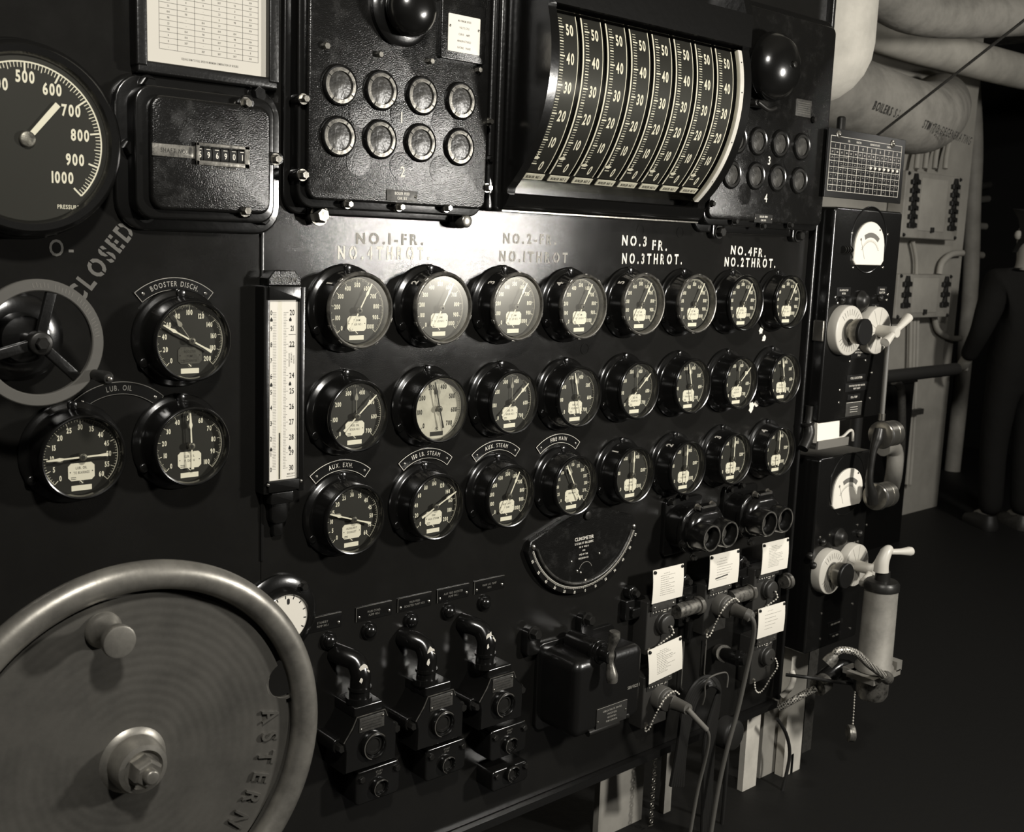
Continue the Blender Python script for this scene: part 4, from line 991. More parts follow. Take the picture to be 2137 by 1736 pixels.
# coil of cable on a wire hook
t = thing('cable_coil', 'bundle of black cable hanging in loops from a wire hook under the jack boxes', 'cable', (0, 0, 0))
for k in range(6):
    o = k*3.2
    b = MB(); b.tube(pathw([(1400+o*1.5, 1640, .05), (1414+o, 1560, .06), (1425+o*1.2, 1480+o*.4, .07), (1446+o, 1432+o*.8, .08), (1475+o*.6, 1412+o*1.1, .09+.004*k), (1498+o*.2, 1425+o, .09), (1500-o*.5, 1460, .08), (1490-o*1.2, 1540, .07), (1484-o, 1640, .06), (1480-o, 1760, .06)]), .0058, 8, 5); b.build('cable_loop', 'rubber', t)
b = MB(); b.tube(pathw([(1466, 1470, .115), (1471, 1452, .125), (1472, 1428, .13), (1484, 1412, .14), (1512, 1403, .14), (1519, 1412, .14), (1517, 1434, .14)]), .0022, 8, 5)
tag(b.build('wire_hook', 'cable_grey'), 'bent wire hook standing over the coiled cable', 'hook')
x, z = P(1520, 1530, .04)
b = MB(base=Matrix()); 
t = at_panel('headset_cup', 'dark round rubber cup hanging below the coiled cable', 'earpiece', x, z, w=.02); b = MB(); b.cyl(0, 0, .046, 0, .045, 32, .010); b.build('cup', 'rubber', t); b = MB(); b.tube([(0, -.04, .02), (.003, -.12, .02), (0, -.3, .02)], .006, 8, 3); b.build('cord', 'rubber', t)

# ================================================================== HANDWHEELS
def ring_bump(name, scale, strength):
    m = MATS[name]; nt = m.node_tree; b = nt.nodes['Principled BSDF']
    tc = nt.nodes.new('ShaderNodeTexCoord'); wv = nt.nodes.new('ShaderNodeTexWave'); wv.wave_type = 'RINGS'; wv.rings_direction = 'Y'
    wv.inputs['Scale'].default_value = scale; wv.inputs['Distortion'].default_value = 1.5; wv.inputs['Detail'].default_value = 2
    bp = nt.nodes.new('ShaderNodeBump'); bp.inputs['Strength'].default_value = strength; bp.inputs['Distance'].default_value = .002
    old = b.inputs['Normal'].links[0].from_socket
    nt.links.new(tc.outputs['Object'], wv.inputs['Vector']); nt.links.new(wv.outputs['Fac'], bp.inputs['Height']); nt.links.new(old, bp.inputs['Normal']); nt.links.new(bp.outputs['Normal'], b.inputs['Normal'])
ring_bump('wheel_disc', 22, .10)
def solid(o, th):
    m = o.modifiers.new('solid', 'SOLIDIFY'); m.thickness = th; m.offset = 1
    return o
WW = .35; wx, wz = -.569, .869
t = at_panel('throttle_handwheel', 'large grey metal handwheel with solid disc and raised lettering, in the foreground', 'handwheel', wx, wz, w=WW)
b = MB(); b.torus(.2805, .0215, 0, seg=120, ms=20, sq=.95); b.build('rim', 'wheel_metal', t)
b = MB(); b.lathe([(.262, -.010), (.262, -.018), (.10, -.022), (.05, -.022), (.05, -.010), (.10, -.011), (.2, -.009), (.252, -.006)], seg=120, c0=False, c1=False)
b.loft([circ(.05, -.022, 120), circ(.05, -.010, 120)])
disc = b.build('disc', 'wheel_disc', t)
hq = P(592, 1416, WW-.012)
b = MB(); b.cyl(hq[0]-wx, hq[1]-wz, .031, -.06, .04, 40); cut = b.build('cutter', 'wheel_disc', t)
bm_ = disc.modifiers.new('hole', 'BOOLEAN'); bm_.object = cut; bm_.solver = 'EXACT'
bpy.context.view_layer.update(); dg = bpy.context.evaluated_depsgraph_get()
nm_ = bpy.data.meshes.new_from_object(disc.evaluated_get(dg)); disc.modifiers.clear(); old_ = disc.data; disc.data = nm_; nm_.name = 'disc'
nm_.set_sharp_from_angle(angle=math.radians(30)); bpy.data.objects.remove(cut)
b = MB(); b.ring(.030, .0335, -.0125, -.0075, hq[0]-wx, hq[1]-wz, math.radians(-200), math.radians(-20), 30); b.build('hole_lip', 'wheel_metal', t)
kq = P(213, 1312, WW-.01)
b = MB(); b.lathe([(.026, -.010), (.026, -.003), (.0225, .002), (.0165, .010), (.0145, .022), (.0185, .034), (.0225, .040), (.0235, .050), (.0225, .0535), (.0200, .0545)], kq[0]-wx, kq[1]-wz, 40, True); b.build('knob', 'wheel_metal', t)
b = MB(); b.lathe([(.052, -.012), (.046, -.006), (.041, -.004), (.040, .016), (.036, .026), (.029, .028), (.026, .022)], seg=56, c0=True); b.build('hub', 'wheel_metal', t)
b = MB(); b.hexb(0, 0, .022, .022, .026, .35); b.cyl(0, 0, .011, .04, .060, 20, .003); b.build('hub_nut', 'wheel_metal', t)
b = MB(); b.cyl(0, 0, .024, -.348, -.02, 28); b.build('shaft', 'dark_metal', t)
b = MB(); aq = P(557, 1512, WW-.012); ang0 = math.atan2(aq[1]-wz, aq[0]-wx)
text(b, 'ASTERN', 0, 0, -.0055, .028, .80, .62, arc=(.222, ang0-math.radians(17.5)), bold=False); 
solid(b.build('raised_lettering', 'wheel_disc', t, smooth=0), .0045).modifiers['solid'].offset = 0
# small handwheel at the left edge
WS = .12; p = at(60, 715, -WS); 
x_, z_, R_ = -.6116, 1.4617, .0955
t = at_panel('valve_handwheel', 'flat-rimmed small handwheel with crank handle at the left edge', 'handwheel', x_, z_, w=WS)
b = MB(); b.ring(R_-.0175, R_, -.005, .004, seg=80, ch=.0015); b.mi = 1
for k in range(26):
    a = math.radians(95-k*3.6); 
    if k % 7 == 5: continue
    r0 = R_-.0125+random.uniform(-.001, .001); b.bar(r0*math.cos(a), r0*math.sin(a), (r0+.007)*math.cos(a+.02), (r0+.007)*math.sin(a+.02), .0012, .004)
b.build('rim', ['wheel_paint', 'hand_grey'], t)
for k in range(3):
    a = math.radians(75+120*k); b = MB(); b.T = RZ(a); b.rr(.046, 0, .076, .016, .004, -.007, .001, .002); b.build('spoke', 'frame_enamel', t)
b = MB(); b.cyl(0, 0, .018, -.010, .010, 28, .003); b.hexb(0, 0, .010, .010, .008); b.build('hub', 'dark_metal', t)
b = MB(); b.cyl(0, 0, .011, -.12, -.008, 20); b.build('stem', 'dark_metal', t)
b = MB(); b.lathe([(.070, -.118), (.070, -.10), (.060, -.09), (.040, -.088), (.036, -.06), (.02, -.055)], seg=48, c0=True); b.build('bonnet', 'gloss_enamel', t)
hp = P(196, 781, WS); b = MB(); b.lathe([(.0085, -.004), (.0085, .01), (.010, .03), (.011, .05), (.007, .058)], hp[0]-x_, hp[1]-z_, 20, True); b.build('crank_handle', 'rubber', t)
b = MB(); b.cyl(hp[0]-x_, hp[1]-z_, .004, .057, .064, 12, .001); b.build('handle_pin', 'steel', t)

# white faced telltale half hidden behind the big handwheel
q = P(596, 1292, .03); t = at_panel('telltale_gauge', 'round white-faced gauge on a black flange, half hidden by the big handwheel', 'gauge', q[0], q[1])
b = MB(); b.lathe([(.082, 0), (.082, .006), (.074, .012), (.060, .014), (.055, .030), (.050, .034), (.0475, .030)], seg=56, c0=True, c1=False); b.build('flange', 'gloss_enamel', t)
b = MB(); b.cyl(0, 0, .049, .012, .029, 48); b.mi = 1
for k in range(11): a = math.radians(210-24*k); b.bar(.040*math.cos(a), .040*math.sin(a), .046*math.cos(a), .046*math.sin(a), .0022, .029)
b.rr(.006, .034, .006, .012, .003, .029, .0294); b.build('dial', ['paper', 'ink'], t)
for a in (48, 168, 288): a = math.radians(a); bolt(t, .071*math.cos(a), .071*math.sin(a), .010, .008, .010, 'dark_metal')

# ================================================================== SALINITY CABINETS RIGHT OF THE PANEL
wU = .06
def cabinet(x0, x1, z0, z1, label):
    cu, cv = (x0+x1)/2, (z0+z1)/2
    t = at_panel('salinity_cabinet', label, 'cabinet', cu, cv, 'salinity indicator cabinets')
    b = MB(); b.rr(0, 0, x1-x0, z1-z0, .012, -.16, wU, .006, 5); b.build('housing', 'gloss_enamel', t)
    return t, cu, cv
def meter(t, cu, cv, px, py, h):
    u, v = P(px, py, wU+.004); u -= cu; v -= cv
    b = MB(); b.lathe([(.097, wU-.002), (.097, wU+.001), (.095, wU+.0018), (.093, wU+.001)], u, v+.010, 56, True, False); b.build('meter_rim', 'gloss_enamel', t)
    W, H = .080, h; pts = [(-W+.012, -H/2), (W-.012, -H/2), (W, -H/2+.012)]
    for i in range(1, 16):
        a = PI*i/16; pts.append((W*math.cos(a)*(1-.0*i), -H/2+.035+(H-.035)*math.sin(a)**.8))
    pts.append((-W, -H/2+.012)); pts = [(u+x, v+y) for x, y in pts]
    b = MB(); b.poly(pts, wU, wU+.006, .002); b.mi = 1
    b.ring(.062, .076, wU+.006, wU+.0064, u+.0, v-.045, math.radians(52), math.radians(118), 20)
    b.mi = 2; b.ring(.0495, .0503, wU+.006, wU+.0064, u, v-.045, math.radians(30), math.radians(150), 24)
    for k in range(25): a = math.radians(30+5*k); b.bar(u+.050*math.cos(a), v-.045+.050*math.sin(a), u+.056*math.cos(a), v-.045+.056*math.sin(a), .0008, wU+.006)
    b.bar(u-.026, v-.046, u-.05, v+.006, .0014, wU+.006); b.cyl(u-.052, v+.010, .004, wU+.006, wU+.0066, 10)
    b.build('meter_face', ['plate_cream', 'hand_grey', 'faint_ink'], t)
    b = MB(); b.cyl(u+.045, v+.040, .003, wU+.006, wU+.0075, 10); b.build('zero_screw', 'dark_metal', t)
def knob_dial(t, cu, cv, px, py, r=.072, knob=True, labels=True):
    u, v = P(px, py, wU+.03); u -= cu; v -= cv
    b = MB(); b.cyl(u, v, r, wU, wU+.030, 56, .003); b.mi = 1
    if knob:
        for k in range(24): a = math.radians(-150+12.5*k); b.bar(u+r*.62*math.cos(a), v+r*.62*math.sin(a), u+r*.86*math.cos(a), v+r*.86*math.sin(a), .0016, wU+.030)
        b.mi = 2; b.cyl(u, v, r*.46, wU+.030, wU+.0306, 32)
    else:
        for k in range(10): a = math.radians(36*k+10); b.bar(u+r*.2*math.cos(a), v+r*.2*math.sin(a), u+r*.95*math.cos(a), v+r*.95*math.sin(a), .0010, wU+.030)
        b.mi = 2; Rr = r*.93
        for a0 in (.15, 3.55): b.poly([(u+r*.3*math.cos(a0), v+r*.3*math.sin(a0)), (u+Rr*math.cos(a0), v+Rr*math.sin(a0)), (u+Rr*math.cos(a0+.3), v+Rr*math.sin(a0+.3)), (u+Rr*math.cos(a0+.6), v+Rr*math.sin(a0+.6)), (u+r*.3*math.cos(a0+.6), v+r*.3*math.sin(a0+.6))], wU+.030, wU+.0304)
    D = b.build('selector_dial', ['ivory_knob', 'hand_grey', 'hand_grey'], t)
    if knob:
        b = MB(); b.lathe([(.026, wU+.030), (.024, wU+.040), (.036, wU+.047), (.0365, wU+.072)], u, v, 40, True); b.mi = 1; b.lathe([(.038, wU+.070), (.038, wU+.078), (.036, wU+.080)], u, v, 40, True); b.build('knob', ['steel', 'plate_black'], D)
    return u, v, D
def tlever(D, u, v, a):
    b = MB(); b.lathe([(.018, wU+.030), (.017, wU+.070), (.019, wU+.085), (.015, wU+.092)], u, v, 24, True); b.build('spindle', 'ivory_knob', D)
    for k, (aa, L) in enumerate(((a, .078), (a+PI*.96, .062))):
        c, s = math.cos(aa), math.sin(aa); b = MB()
        b.tube([(u+.008*c, v+.008*s, wU+.080), (u+.4*L*c, v+.4*L*s, wU+.084), (u+L*.95*c, v+L*.95*s, wU+.086), (u+L*c, v+L*s, wU+.086)], .011, 14, 3, rs=[.009, .010, .0145, .0125]); b.build('lever_arm', 'ivory_knob', D)
def smalls(t, cu, cv, dots, plates):
    for px, py in dots: u, v = P(px, py, wU); screw(t, u-cu, v-cv, wU, .0042)
    for s, px, py, h in plates:
        u, v = P(px, py, wU); W = len(s[0])*h*.95+.02; b = MB(); b.rr(0, 0, W, h*1.9*len(s)+.006, .001, 0, .0014, .0003); b.mi = 1
        for k, l in enumerate(s): text(b, l, 0, (len(s)/2-.5-k)*h*1.8, .0016, h, .75, .2)
        b.build('name_plate', ['plate_black', 'stencil'], t, (u-cu, -wU-.0001, v-cv))
t, cu, cv = cabinet(1.573, 1.935, 1.150, 1.768, 'tall black salinity cabinet, upper one, with white meter and ivory dials')
meter(t, cu, cv, 1815, 508, .125)
u, v, D = knob_dial(t, cu, cv, 1774, 690); u, v, D = knob_dial(t, cu, cv, 1833, 690, .070, False); tlever(D, u, v, math.radians(34))
b = MB(); u, v = P(1803, 628, wU+.015); b.lathe([(.030, 0), (.030, .008), (.024, .014), (.020, .022), (.010, .027)], seg=32, c0=True); b.build('pilot_lens', 'dark_metal', t, (u-cu, -wU, v-cv))
for px, py in ((1757, 626), (1837, 622)): u, v = P(px, py, wU+.005); b = MB(); b.sphere((0, 0, .004), .011, 1, 18, 10); b.build('indicator_bulb', 'dark_metal', t, (u-cu, -wU, v-cv))
smalls(t, cu, cv, [(1778, 486), (1852, 489), (1780, 558), (1842, 558), (1743, 620), (1748, 632), (1850, 626), (1852, 615), (1746, 652), (1752, 814), (1819, 778), (1750, 840), (1815, 831), (1745, 736), (1773, 754), (1806, 752)],
       [(['EVAPORATOR', 'METER'], 1760, 609, .0052), (['MANUAL', 'SELECTOR'], 1840, 607, .0052), (['CIRCUIT', 'TEST'], 1770, 642, .0036), (['CELL', 'TEST'], 1826, 641, .0036), (['READ WITH METER', 'SWITCH CLOSED', 'ONLY'], 1792, 735, .0048), (['CELL LOCATION'], 1786, 788, .0064), (['EVAPORATOR FEED HEATER', 'PORT SHAFT'], 1787, 807, .0050), (['CELL TEMP'], 1781, 828, .0056)])
u, v = P(1780, 853, wU); b = MB(); b.rr(0, 0, .085, .042, .001, 0, .002, .0004); b.mi = 1; b.bar(-.0425, .0205, .0425, .0205, .001, .002)
for k in range(3): b.bar(-.02, .006-k*.007, .02, .006-k*.007, .001, .002)
b.build('data_plate', ['dull_plate', 'stencil'], t, (u-cu, -wU-.0001, v-cv))
b = MB(); u, v = P(1732, 688, .03); b.rr(0, 0, .010, .060, .003, .026, .058, .003); b.build('side_bracket', 'steel', t, (1.573-cu-.0055, .0, v-cv))
for k in range(4):
    b = MB(); u, v = P(1768, 521, wU); b.T = TR(u-cu-.030+.012*k, v-cv, wU+.006)@RY(PI/2); b.cyl(0, 0, .010, -.002, .002, 18); b.build('clip_coil', 'dark_metal', t)
# lower cabinet
t, cu, cv = cabinet(1.600, 1.885, .445, 1.045, 'tall black salinity cabinet, lower one, with white meter and ivory dials')
meter(t, cu, cv, 1770, 1017, .118)
u, v, D = knob_dial(t, cu, cv, 1737, 1194, .068); u, v, D = knob_dial(t, cu, cv, 1788, 1180, .066, False); tlever(D, u, v, math.radians(40))
b = MB(); u, v = P(1757, 1123, wU+.015); b.lathe([(.030, 0), (.030, .008), (.024, .014), (.020, .022), (.010, .027)], seg=32, c0=True); b.build('pilot_lens', 'dark_metal', t, (u-cu, -wU, v-cv))
for px, py in ((1717, 1131), (1794, 1113), (1698, 1180), (1690, 1160)): u, v = P(px, py, wU+.005); b = MB(); b.sphere((0, 0, .004), .011, 1, 18, 10); b.build('indicator_bulb', 'dark_metal', t, (u-cu, -wU, v-cv))
smalls(t, cu, cv, [(1711, 1121), (1731, 1116), (1789, 1095), (1808, 1095), (1724, 1148), (1735, 1145), (1783, 1132), (1790, 1130), (1714, 1280), (1779, 1260), (1711, 1333), (1774, 1311), (1706, 1163), (1765, 1223)],
       [(['CELL LOCATION'], 1742, 1300, .0050), (['CELL TEMP'], 1742, 1325, .0050)])
# circuit chart on pins above the upper cabinet
wH = .066
(xa, za), (xb, zb) = P(1728, 268, wH), P(1876, 428, wH); cu, cv = (xa+xb)/2+.006, (za+zb)/2+.004; W, H = xb-xa, za-zb
t = at_panel('circuit_chart', 'black engraved chart with a white grid of eight numbered columns, above the upper cabinet', 'chart', cu, cv, w=wH)
b = MB(); b.rr(0, 0, W, H, .002, -.006, 0, .0008); b.mi = 1
gx0, gx1 = -W/2+.012, W/2-.020; gz1, gz0 = H/2-.020, -H/2+.018
rows = [gz1, gz1-.017, gz1-.034, gz1-.050]; n_ = 6; step = (rows[-1]-gz0)/n_; rows += [rows[-1]-step*(k+1) for k in range(n_)]
for z in rows: b.bar(gx0, z, gx1, z, .0009, 0)
for k in range(9): x = gx0+(gx1-gx0)*k/8; b.bar(x, gz0, x, rows[1] if 0 < k < 8 else gz1, .0012, 0)
for k in range(8):
    x = gx0+(gx1-gx0)*(k+.5)/8; b.bar(x, gz0, x, rows[2], .0004, 0); text(b, str(k+1), x, (rows[1]+rows[2])/2, .0004, .0085, .7, .1)
    for s_, dx in (('SALT', -.25), ('GPM', .25)): text(b, s_, x+dx*(gx1-gx0)/8, (rows[2]+rows[3])/2, .0004, .0044, .45, .10)
    for r_ in range(n_):
        for dx in ((-.25, .25) if r_ < n_-1 else (-.25,)): b.cyl(x+dx*(gx1-gx0)/8, rows[3+r_]-step*.35, .0010, 0, .0006, 6)
for s_, x in (('CELL', -.10), ('FUNCTION', -.05), ('BEARINGS NO 16 INST', .035), ('CHEMICAL', .11)): text(b, s_, x, (gz1+rows[1])/2, .0004, .0052, .6, .12)
b.build('plate', ['plate_black', 'stencil'], t)
for px, py in ((1752, 280), (1865, 300)):
    u, v = P(px, py, wH+.004); b = MB(); b.cyl(u-cu, v-cv, .011, 0, .003, 24, .001); b.sphere((u-cu, v-cv, .004), .005, .8, 12, 8); b.build('plastic_washer', 'steel', t)
for k in range(7): u, v = P(1816+k*9.2, 351+k*1.1, wH+.003); b = MB(); b.sphere((u-cu, v-cv, .003), .0048, .8, 10, 6); b.build('marker_peg', 'plate_cream', t)
b = MB(); 
for (pa, pb) in (((1728, 328), (1768, 329)), ((1752, 346), (1800, 351)), ((1800, 351), (1816, 351))):
    ua, va = P(*pa, wH); ub_, vb_ = P(*pb, wH); b.bar(ua-cu, va-cv, ub_-cu, vb_-cv, .0022, .001, .002)
b.build('marker_thread', 'hand_grey', t)
x, z = P(1725, 320, .04); b = MB(); b.T = TR(0, 0, 0)@RX(-PI/2)@TR(0, 0, -.075); b.cyl(0, 0, .012, 0, .15, 18, .006)
tag(b.build('glass_fuse_tube', 'dark_metal', None, (1.590, -.045, z+.03)), 'small vertical tube with a pale cap between the panel edge and the chart', 'tube')
# shelf with white paper between the cabinets
p0 = at(1668, 925, .02); p1 = at(1733, 890, -.03)
t = thing('log_shelf', 'small shelf holding bright white paper between the two cabinets', 'shelf', (1.585, 0, 1.085))
b = MB(base=Matrix()); b.box((.065, -.02, -.004), (.17, .09, .008)); b.build('shelf_board', 'dull_plate', t)
b = MB(base=Matrix()); b.box((.062, -.068, .004), (.16, .006, .024)); b.build('lip', 'hand_grey', t)
b = MB(base=Matrix()); b.T = Matrix.Translation((.050, -.050, .050))@Matrix.Rotation(math.radians(-4), 4, 'X'); b.box((0, 0, 0), (.115, .014, .094)); tag(b.build('log_book', 'paper', None), 'bright white paper pad standing on the shelf between the cabinets', 'paper').location = (1.585, 0, 1.090)
b = MB(); b.tube([(-.0, 0, .0), (.025, -.002, .02), (.05, .018, .03), (.068, .014, .03), (.075, -.015, .03)], .0045, 10, 4); tag(b.build('wire_bracket', 'ivory_knob', None, (1.71, -.02, 1.095)), 'pale bent strap right of the white paper pad', 'bracket')
b = MB(); b.tube([(0, .06, 0), (0, .03, .0), (-.004, .01, 0)], .012, 16, 3); b.tube([(-.004, .012, 0), (-.006, -.02, .01), (-.04, -.06, .015)], .016, 18, 4); b.tube([(-.006, .014, 0), (-.004, .008, 0)], .021, 18)
x, z = P(1682, 890, .03); tag(b.build('conduit_elbow', 'dark_metal', None, (x+.01, -.03, z)), 'dark conduit elbow with a ring at the left end of the log shelf', 'pipe elbow')

# ------------------------------------------------------------------ telephone handset hooked at the lower cabinet
Yh = .125
eu, ev = P(1853, 905, Yh); mu, mv = P(1846, 1032, Yh)
t = at_panel('telephone_handset', 'black handset with bright metal cups hanging vertically beside the lower white meter', 'telephone handset', eu, (ev+mv)/2, w=Yh)
hz_ = (ev-mv)/2
for s_, nm_ in ((1, 'earpiece'), (-1, 'mouthpiece')):
    b = MB(); b.T = TR(-.035, s_*hz_, 0)@RY(PI/2); b.lathe([(.028, -.012), (.040, -.010), (.0415, .0), (.0415, .006), (.0385, .007), (.0385, .038), (.0370, .039), (.0370, .043), (.0385, .044), (.0385, .066), (.036, .069), (.030, .070)], seg=44, c0=True); b.mi = 1
    b.lathe([(.041, -.004), (.0425, 0), (.041, .004)], seg=44, c0=False, c1=False)
    b.build(nm_, ['steel', 'bakelite'], t, smooth=22)
b = MB(); b.tube([(-.052, hz_+.02, 0), (-.060, hz_-.01, 0), (-.075, hz_-.045, .0), (-.082, 0, 0), (-.082, -hz_+.05, .0), (-.064, -hz_+.012, 0), (-.052, -hz_-.018, 0)], .014, 16, 5, rs=[.014, .017, .0105, .010, .0115, .018, .016]); b.build('grip', 'dark_metal', t)
b = MB(); b.tube([(-.045, hz_+.045, 0), (-.045, hz_+.065, 0)], .010, 14); b.build('cord_ferrule', 'steel', t)
ct = P(1868, 683, Yh); b = MB(); b.tube([(-.045, hz_+.06, 0), (-.036, hz_+.14, -.006), (ct[0]-eu-.002, ct[1]-(ev+mv)/2-.07, -.018), (ct[0]-eu-.005, ct[1]-(ev+mv)/2, -.018)], .0075, 12, 6); b.build('cord', 'cable_grey', t)
# ------------------------------------------------------------------ grey cylinder with valve lever, hoses
Yc = .215; _c = at(1840, 1222, -Yc); cx = _c.x; zt_ = _c.z; zb_ = at(1832, 1392, -Yc).z; rc_ = .050
t = thing('lubricator_cylinder', 'grey metal cylinder with dark cap and ivory lever, right of the lower cabinet', 'cylinder', (cx, -Yc, zb_))
b = MB(base=Matrix()); b.lathe([(rc_*1.12, 0), (rc_*1.12, .012), (rc_, .020), (rc_*.97, zt_-zb_-.012), (rc_*.97, zt_-zb_)], seg=44, c0=True); b.build('barrel', 'galvanised', t)
b = MB(base=Matrix()); H_ = zt_-zb_; b.lathe([(rc_*1.03, H_-.010), (rc_*1.03, H_+.008), (rc_*.9, H_+.016), (rc_*.45, H_+.018), (rc_*.42, H_+.045), (rc_*.3, H_+.050)], seg=44, c0=True); b.build('cap', 'dark_metal', t)
b = MB(base=Matrix()); b.tube([(-.012, 0, H_+.045), (-.010, 0, H_+.075), (.004, -.004, H_+.105), (.018, -.006, H_+.110)], .018, 16, 4, rs=[.022, .020, .016, .012]); b.tube([(.012, -.004, H_+.102), (.05, -.02, H_+.100), (.085, -.03, H_+.098), (.095, -.033, H_+.098)], .01, 14, 3, rs=[.008, .0095, .014, .012]); b.build('valve_lever', 'ivory_knob', t)
b = MB(base=Matrix()); b.box((.0, 0, -.012), (.15, .09, .018)); b.box((.065, -.01, .008), (.03, .07, .03)); b.box((-.03, .05, -.012), (.05, .04, .018)); b.build('base_bracket', 'galvanised', t)
b = MB(base=Matrix()); b.lathe([(.038, -.09), (.046, -.075), (.048, -.022)], seg=36, c0=True); b.build('sump', 'brass_grey', t)
def pathY(l): return [tuple(at(x, y, -w_)) for x, y, w_ in l]
def hose(pts, r, t, m='braid', ends=True):
    o_ = t.location; P_ = [tuple(Vector(p)-o_) for p in pathY(pts)]
    b = MB(base=Matrix()); b.tube(P_, r, 16, 8); t = b.build('braided_hose', m, t)
    if ends:
        for a, c in ((P_[0], P_[1]), (P_[-1], P_[-2])):
            a, c = Vector(a), Vector(c); d = (c-a).normalized()
            b = MB(base=Matrix()); b.tube([a-d*r*2.2, a-d*r*.4, a+d*r*.9], r*1.5, 18, rs=[r*1.75, r*1.75, r*1.3]); b.build('end_fitting', 'brass_grey', t)
    return t
hose([(1738, 1372, .24), (1752, 1357, .25), (1785, 1362, .27), (1815, 1388, .28), (1846, 1411, .28)], .0105, t)
t = thing('pipe_tee', 'dark pipe tee with straight braided hose, hanging under the lower cabinet', 'pipe fitting', (0, 0, 0)); hose([(1626, 1477, .05), (1650, 1464, .08), (1684, 1445, .11), (1704, 1436, .13)], .0100, t, 'braid', False); P_ = pathY([(1712, 1425, .10), (1738, 1402, .10), (1762, 1392, .10), (1786, 1415, .10), (1800, 1437, .1)])
b = MB(base=Matrix()); b.tube(P_, .027, 20, 4); b.build('body', 'gloss_enamel', t)
b = MB(base=Matrix()); b.tube(pathY([(1706, 1434, .13), (1722, 1422, .13)]), .027, 24); b.build('union', 'brass_grey', t)
b = MB(base=Matrix()); b.tube(pathY([(1760, 1388, .12), (1762, 1412, .12)]), .020, 20); b.build('valve_body', 'dark_metal', t)
t = thing('chained_cap', 'small round cap dangling on a bead chain under the lower cabinet', 'cap', tuple(at(1776, 1530, -.12)))
pts = pathY([(1784, 1444, .12), (1782, 1475, .12), (1780, 1510, .12)]); o_ = Vector(t.location)
bb = bead_chain(t, [PANEL.inverted() @ (Vector(p)-o_) for p in pts])
b = MB(); b.T = RY(math.radians(50)); b.cyl(0, 0, .026, -.010, .010, 28, .003); b.build('cap', 'brass_grey', t)
b = MB(base=Matrix()); b.tube(pathY([(1652, 1400, .06), (1656, 1415, .07), (1650, 1434, .07), (1632, 1452, .05)]), .0085, 12, 5); tag(b.build('cable', 'cable_white'), 'short white cable bending beside the panel edge above the posts', 'cable')
b = MB(base=Matrix()); b.tube(pathY([(1640, 1408, .115), (1690, 1414, .17), (1740, 1422, .170), (1778, 1427, .170)]), .0050, 10, 5); tag(b.build('cable', 'rubber'), 'black cable running level under the lower cabinet to the cylinder', 'cable')
b = MB(base=Matrix()); b.tube(pathY([(1622, 1500, .03), (1640, 1530, .03), (1648, 1570, .03), (1640, 1620, .03), (1620, 1700, .03)]), .0055, 10, 5); tag(b.build('cable', 'rubber'), 'black cable curving in front of the white posts', 'cable')

# ------------------------------------------------------------------ posts and legs under the panel
def post(px0, px1, py, Y, dx, z0, z1, m, label, sl=0):
    xa = at(px0, py, Y).x; xb = at(px1, py, Y).x
    b = MB(base=Matrix()); b.box(((xa+xb)/2, Y+dx/2, (z0+z1)/2), (xb-xa, dx, z1-z0)); b.mi = 1
    if sl: b.box(((xa+xb)/2, Y-.0008, sl), (.012, .001, .09))
    return tag(b.build('support_post', [m, 'hole']), label, 'post', 'posts under the panel')
post(1556, 1583, 1560, .04, .02, 0, .42, 'post_paint', 'bright white upright post under the panel, left of the grey one')
post(1590, 1622, 1560, .06, .02, 0, .42, 'grey_paint', 'grey upright post between the two bright ones under the panel')
post(1638, 1672, 1560, .02, .03, 0, .43, 'post_paint', 'white slotted upright post right of the panel bottom corner', .02)
post(1674, 1692, 1560, .08, .02, 0, .43, 'dull_plate', 'narrow dark grey upright at the far right of the posts')
post(1255, 1345, 1600, .12, .02, 0, .33, 'grey_paint', 'grey cabinet side seen under the panel bottom, below the black switch box')
post(1391, 1405, 1600, .10, .02, 0, .33, 'grey_paint', 'thin grey upright left of the cable bundle, under the panel')
x, z = P(1366, 1600, -.06); b = MB(); 
for k in range(24): b.T = TR(.0012*math.sin(k*2.4), .11-.0125*k, 0)@RX(.9*(k % 2)); b.torus(.0062, .0018, 0, seg=12, ms=6)
tag(b.build('steel_chain', 'steel', None, (x, .06, z-.0)), 'short bright steel chain hanging under the panel bottom', 'chain')

# ================================================================== BACKGROUND
YB = 1.64
def tbox(x0, y0, x1, y1, rows, label):
    a = at(x0, y0, YB-.10); c = at(x1, y1, YB-.10); W, H = c.x-a.x, a.z-c.z; cx_, cz_ = (a.x+c.x)/2, (a.z+c.z)/2
    t = thing('terminal_box', label, 'electrical box', (cx_, YB-.10, cz_), 'terminal boxes on the far bulkhead')
    b = MB(base=PANEL); b.rr(0, 0, W, H, .01, -.10, 0, .006); b.build('housing', 'grey_paint', t)
    b = MB(); b.rr(0, .02*H, W*.46, H*.80, .003, 0, .004, .001); b.build('door', 'bulkhead_paint', t)
    b = MB(); b.rr(0, -.36*H, .022, .03, .003, .004, .02, .002); b.build('latch', 'rubber', t)
    for sx in (-1, 1):
        for k in range(rows):
            z_ = H*(.40-(k+.2)*.78/rows) if rows > 3 else H*(.33-k*.24)
            b = MB(); s_ = .042; b.poly([(-s_, -.026), (s_, -.026), (s_, -.002), (.018, .004), (.007, .036), (-.007, .036), (-.018, .004), (-s_, -.002)], 0, .02, .002); b.build('toggle', 'rubber', t, (sx*W*.36, 0, z_))
    for sx, sz in ((1, 1), (1, -1), (-1, -1), (-1, 1)): bolt(t, sx*W*.46, sz*H*.46, 0, .009, .008, 'rubber', 0)
    return t
tbox(1893, 355, 1996, 502, 6, 'larger grey box on the far bulkhead with two columns of six black toggles')
tbox(1876, 572, 1980, 661, 3, 'smaller grey box on the far bulkhead with two columns of three black toggles')
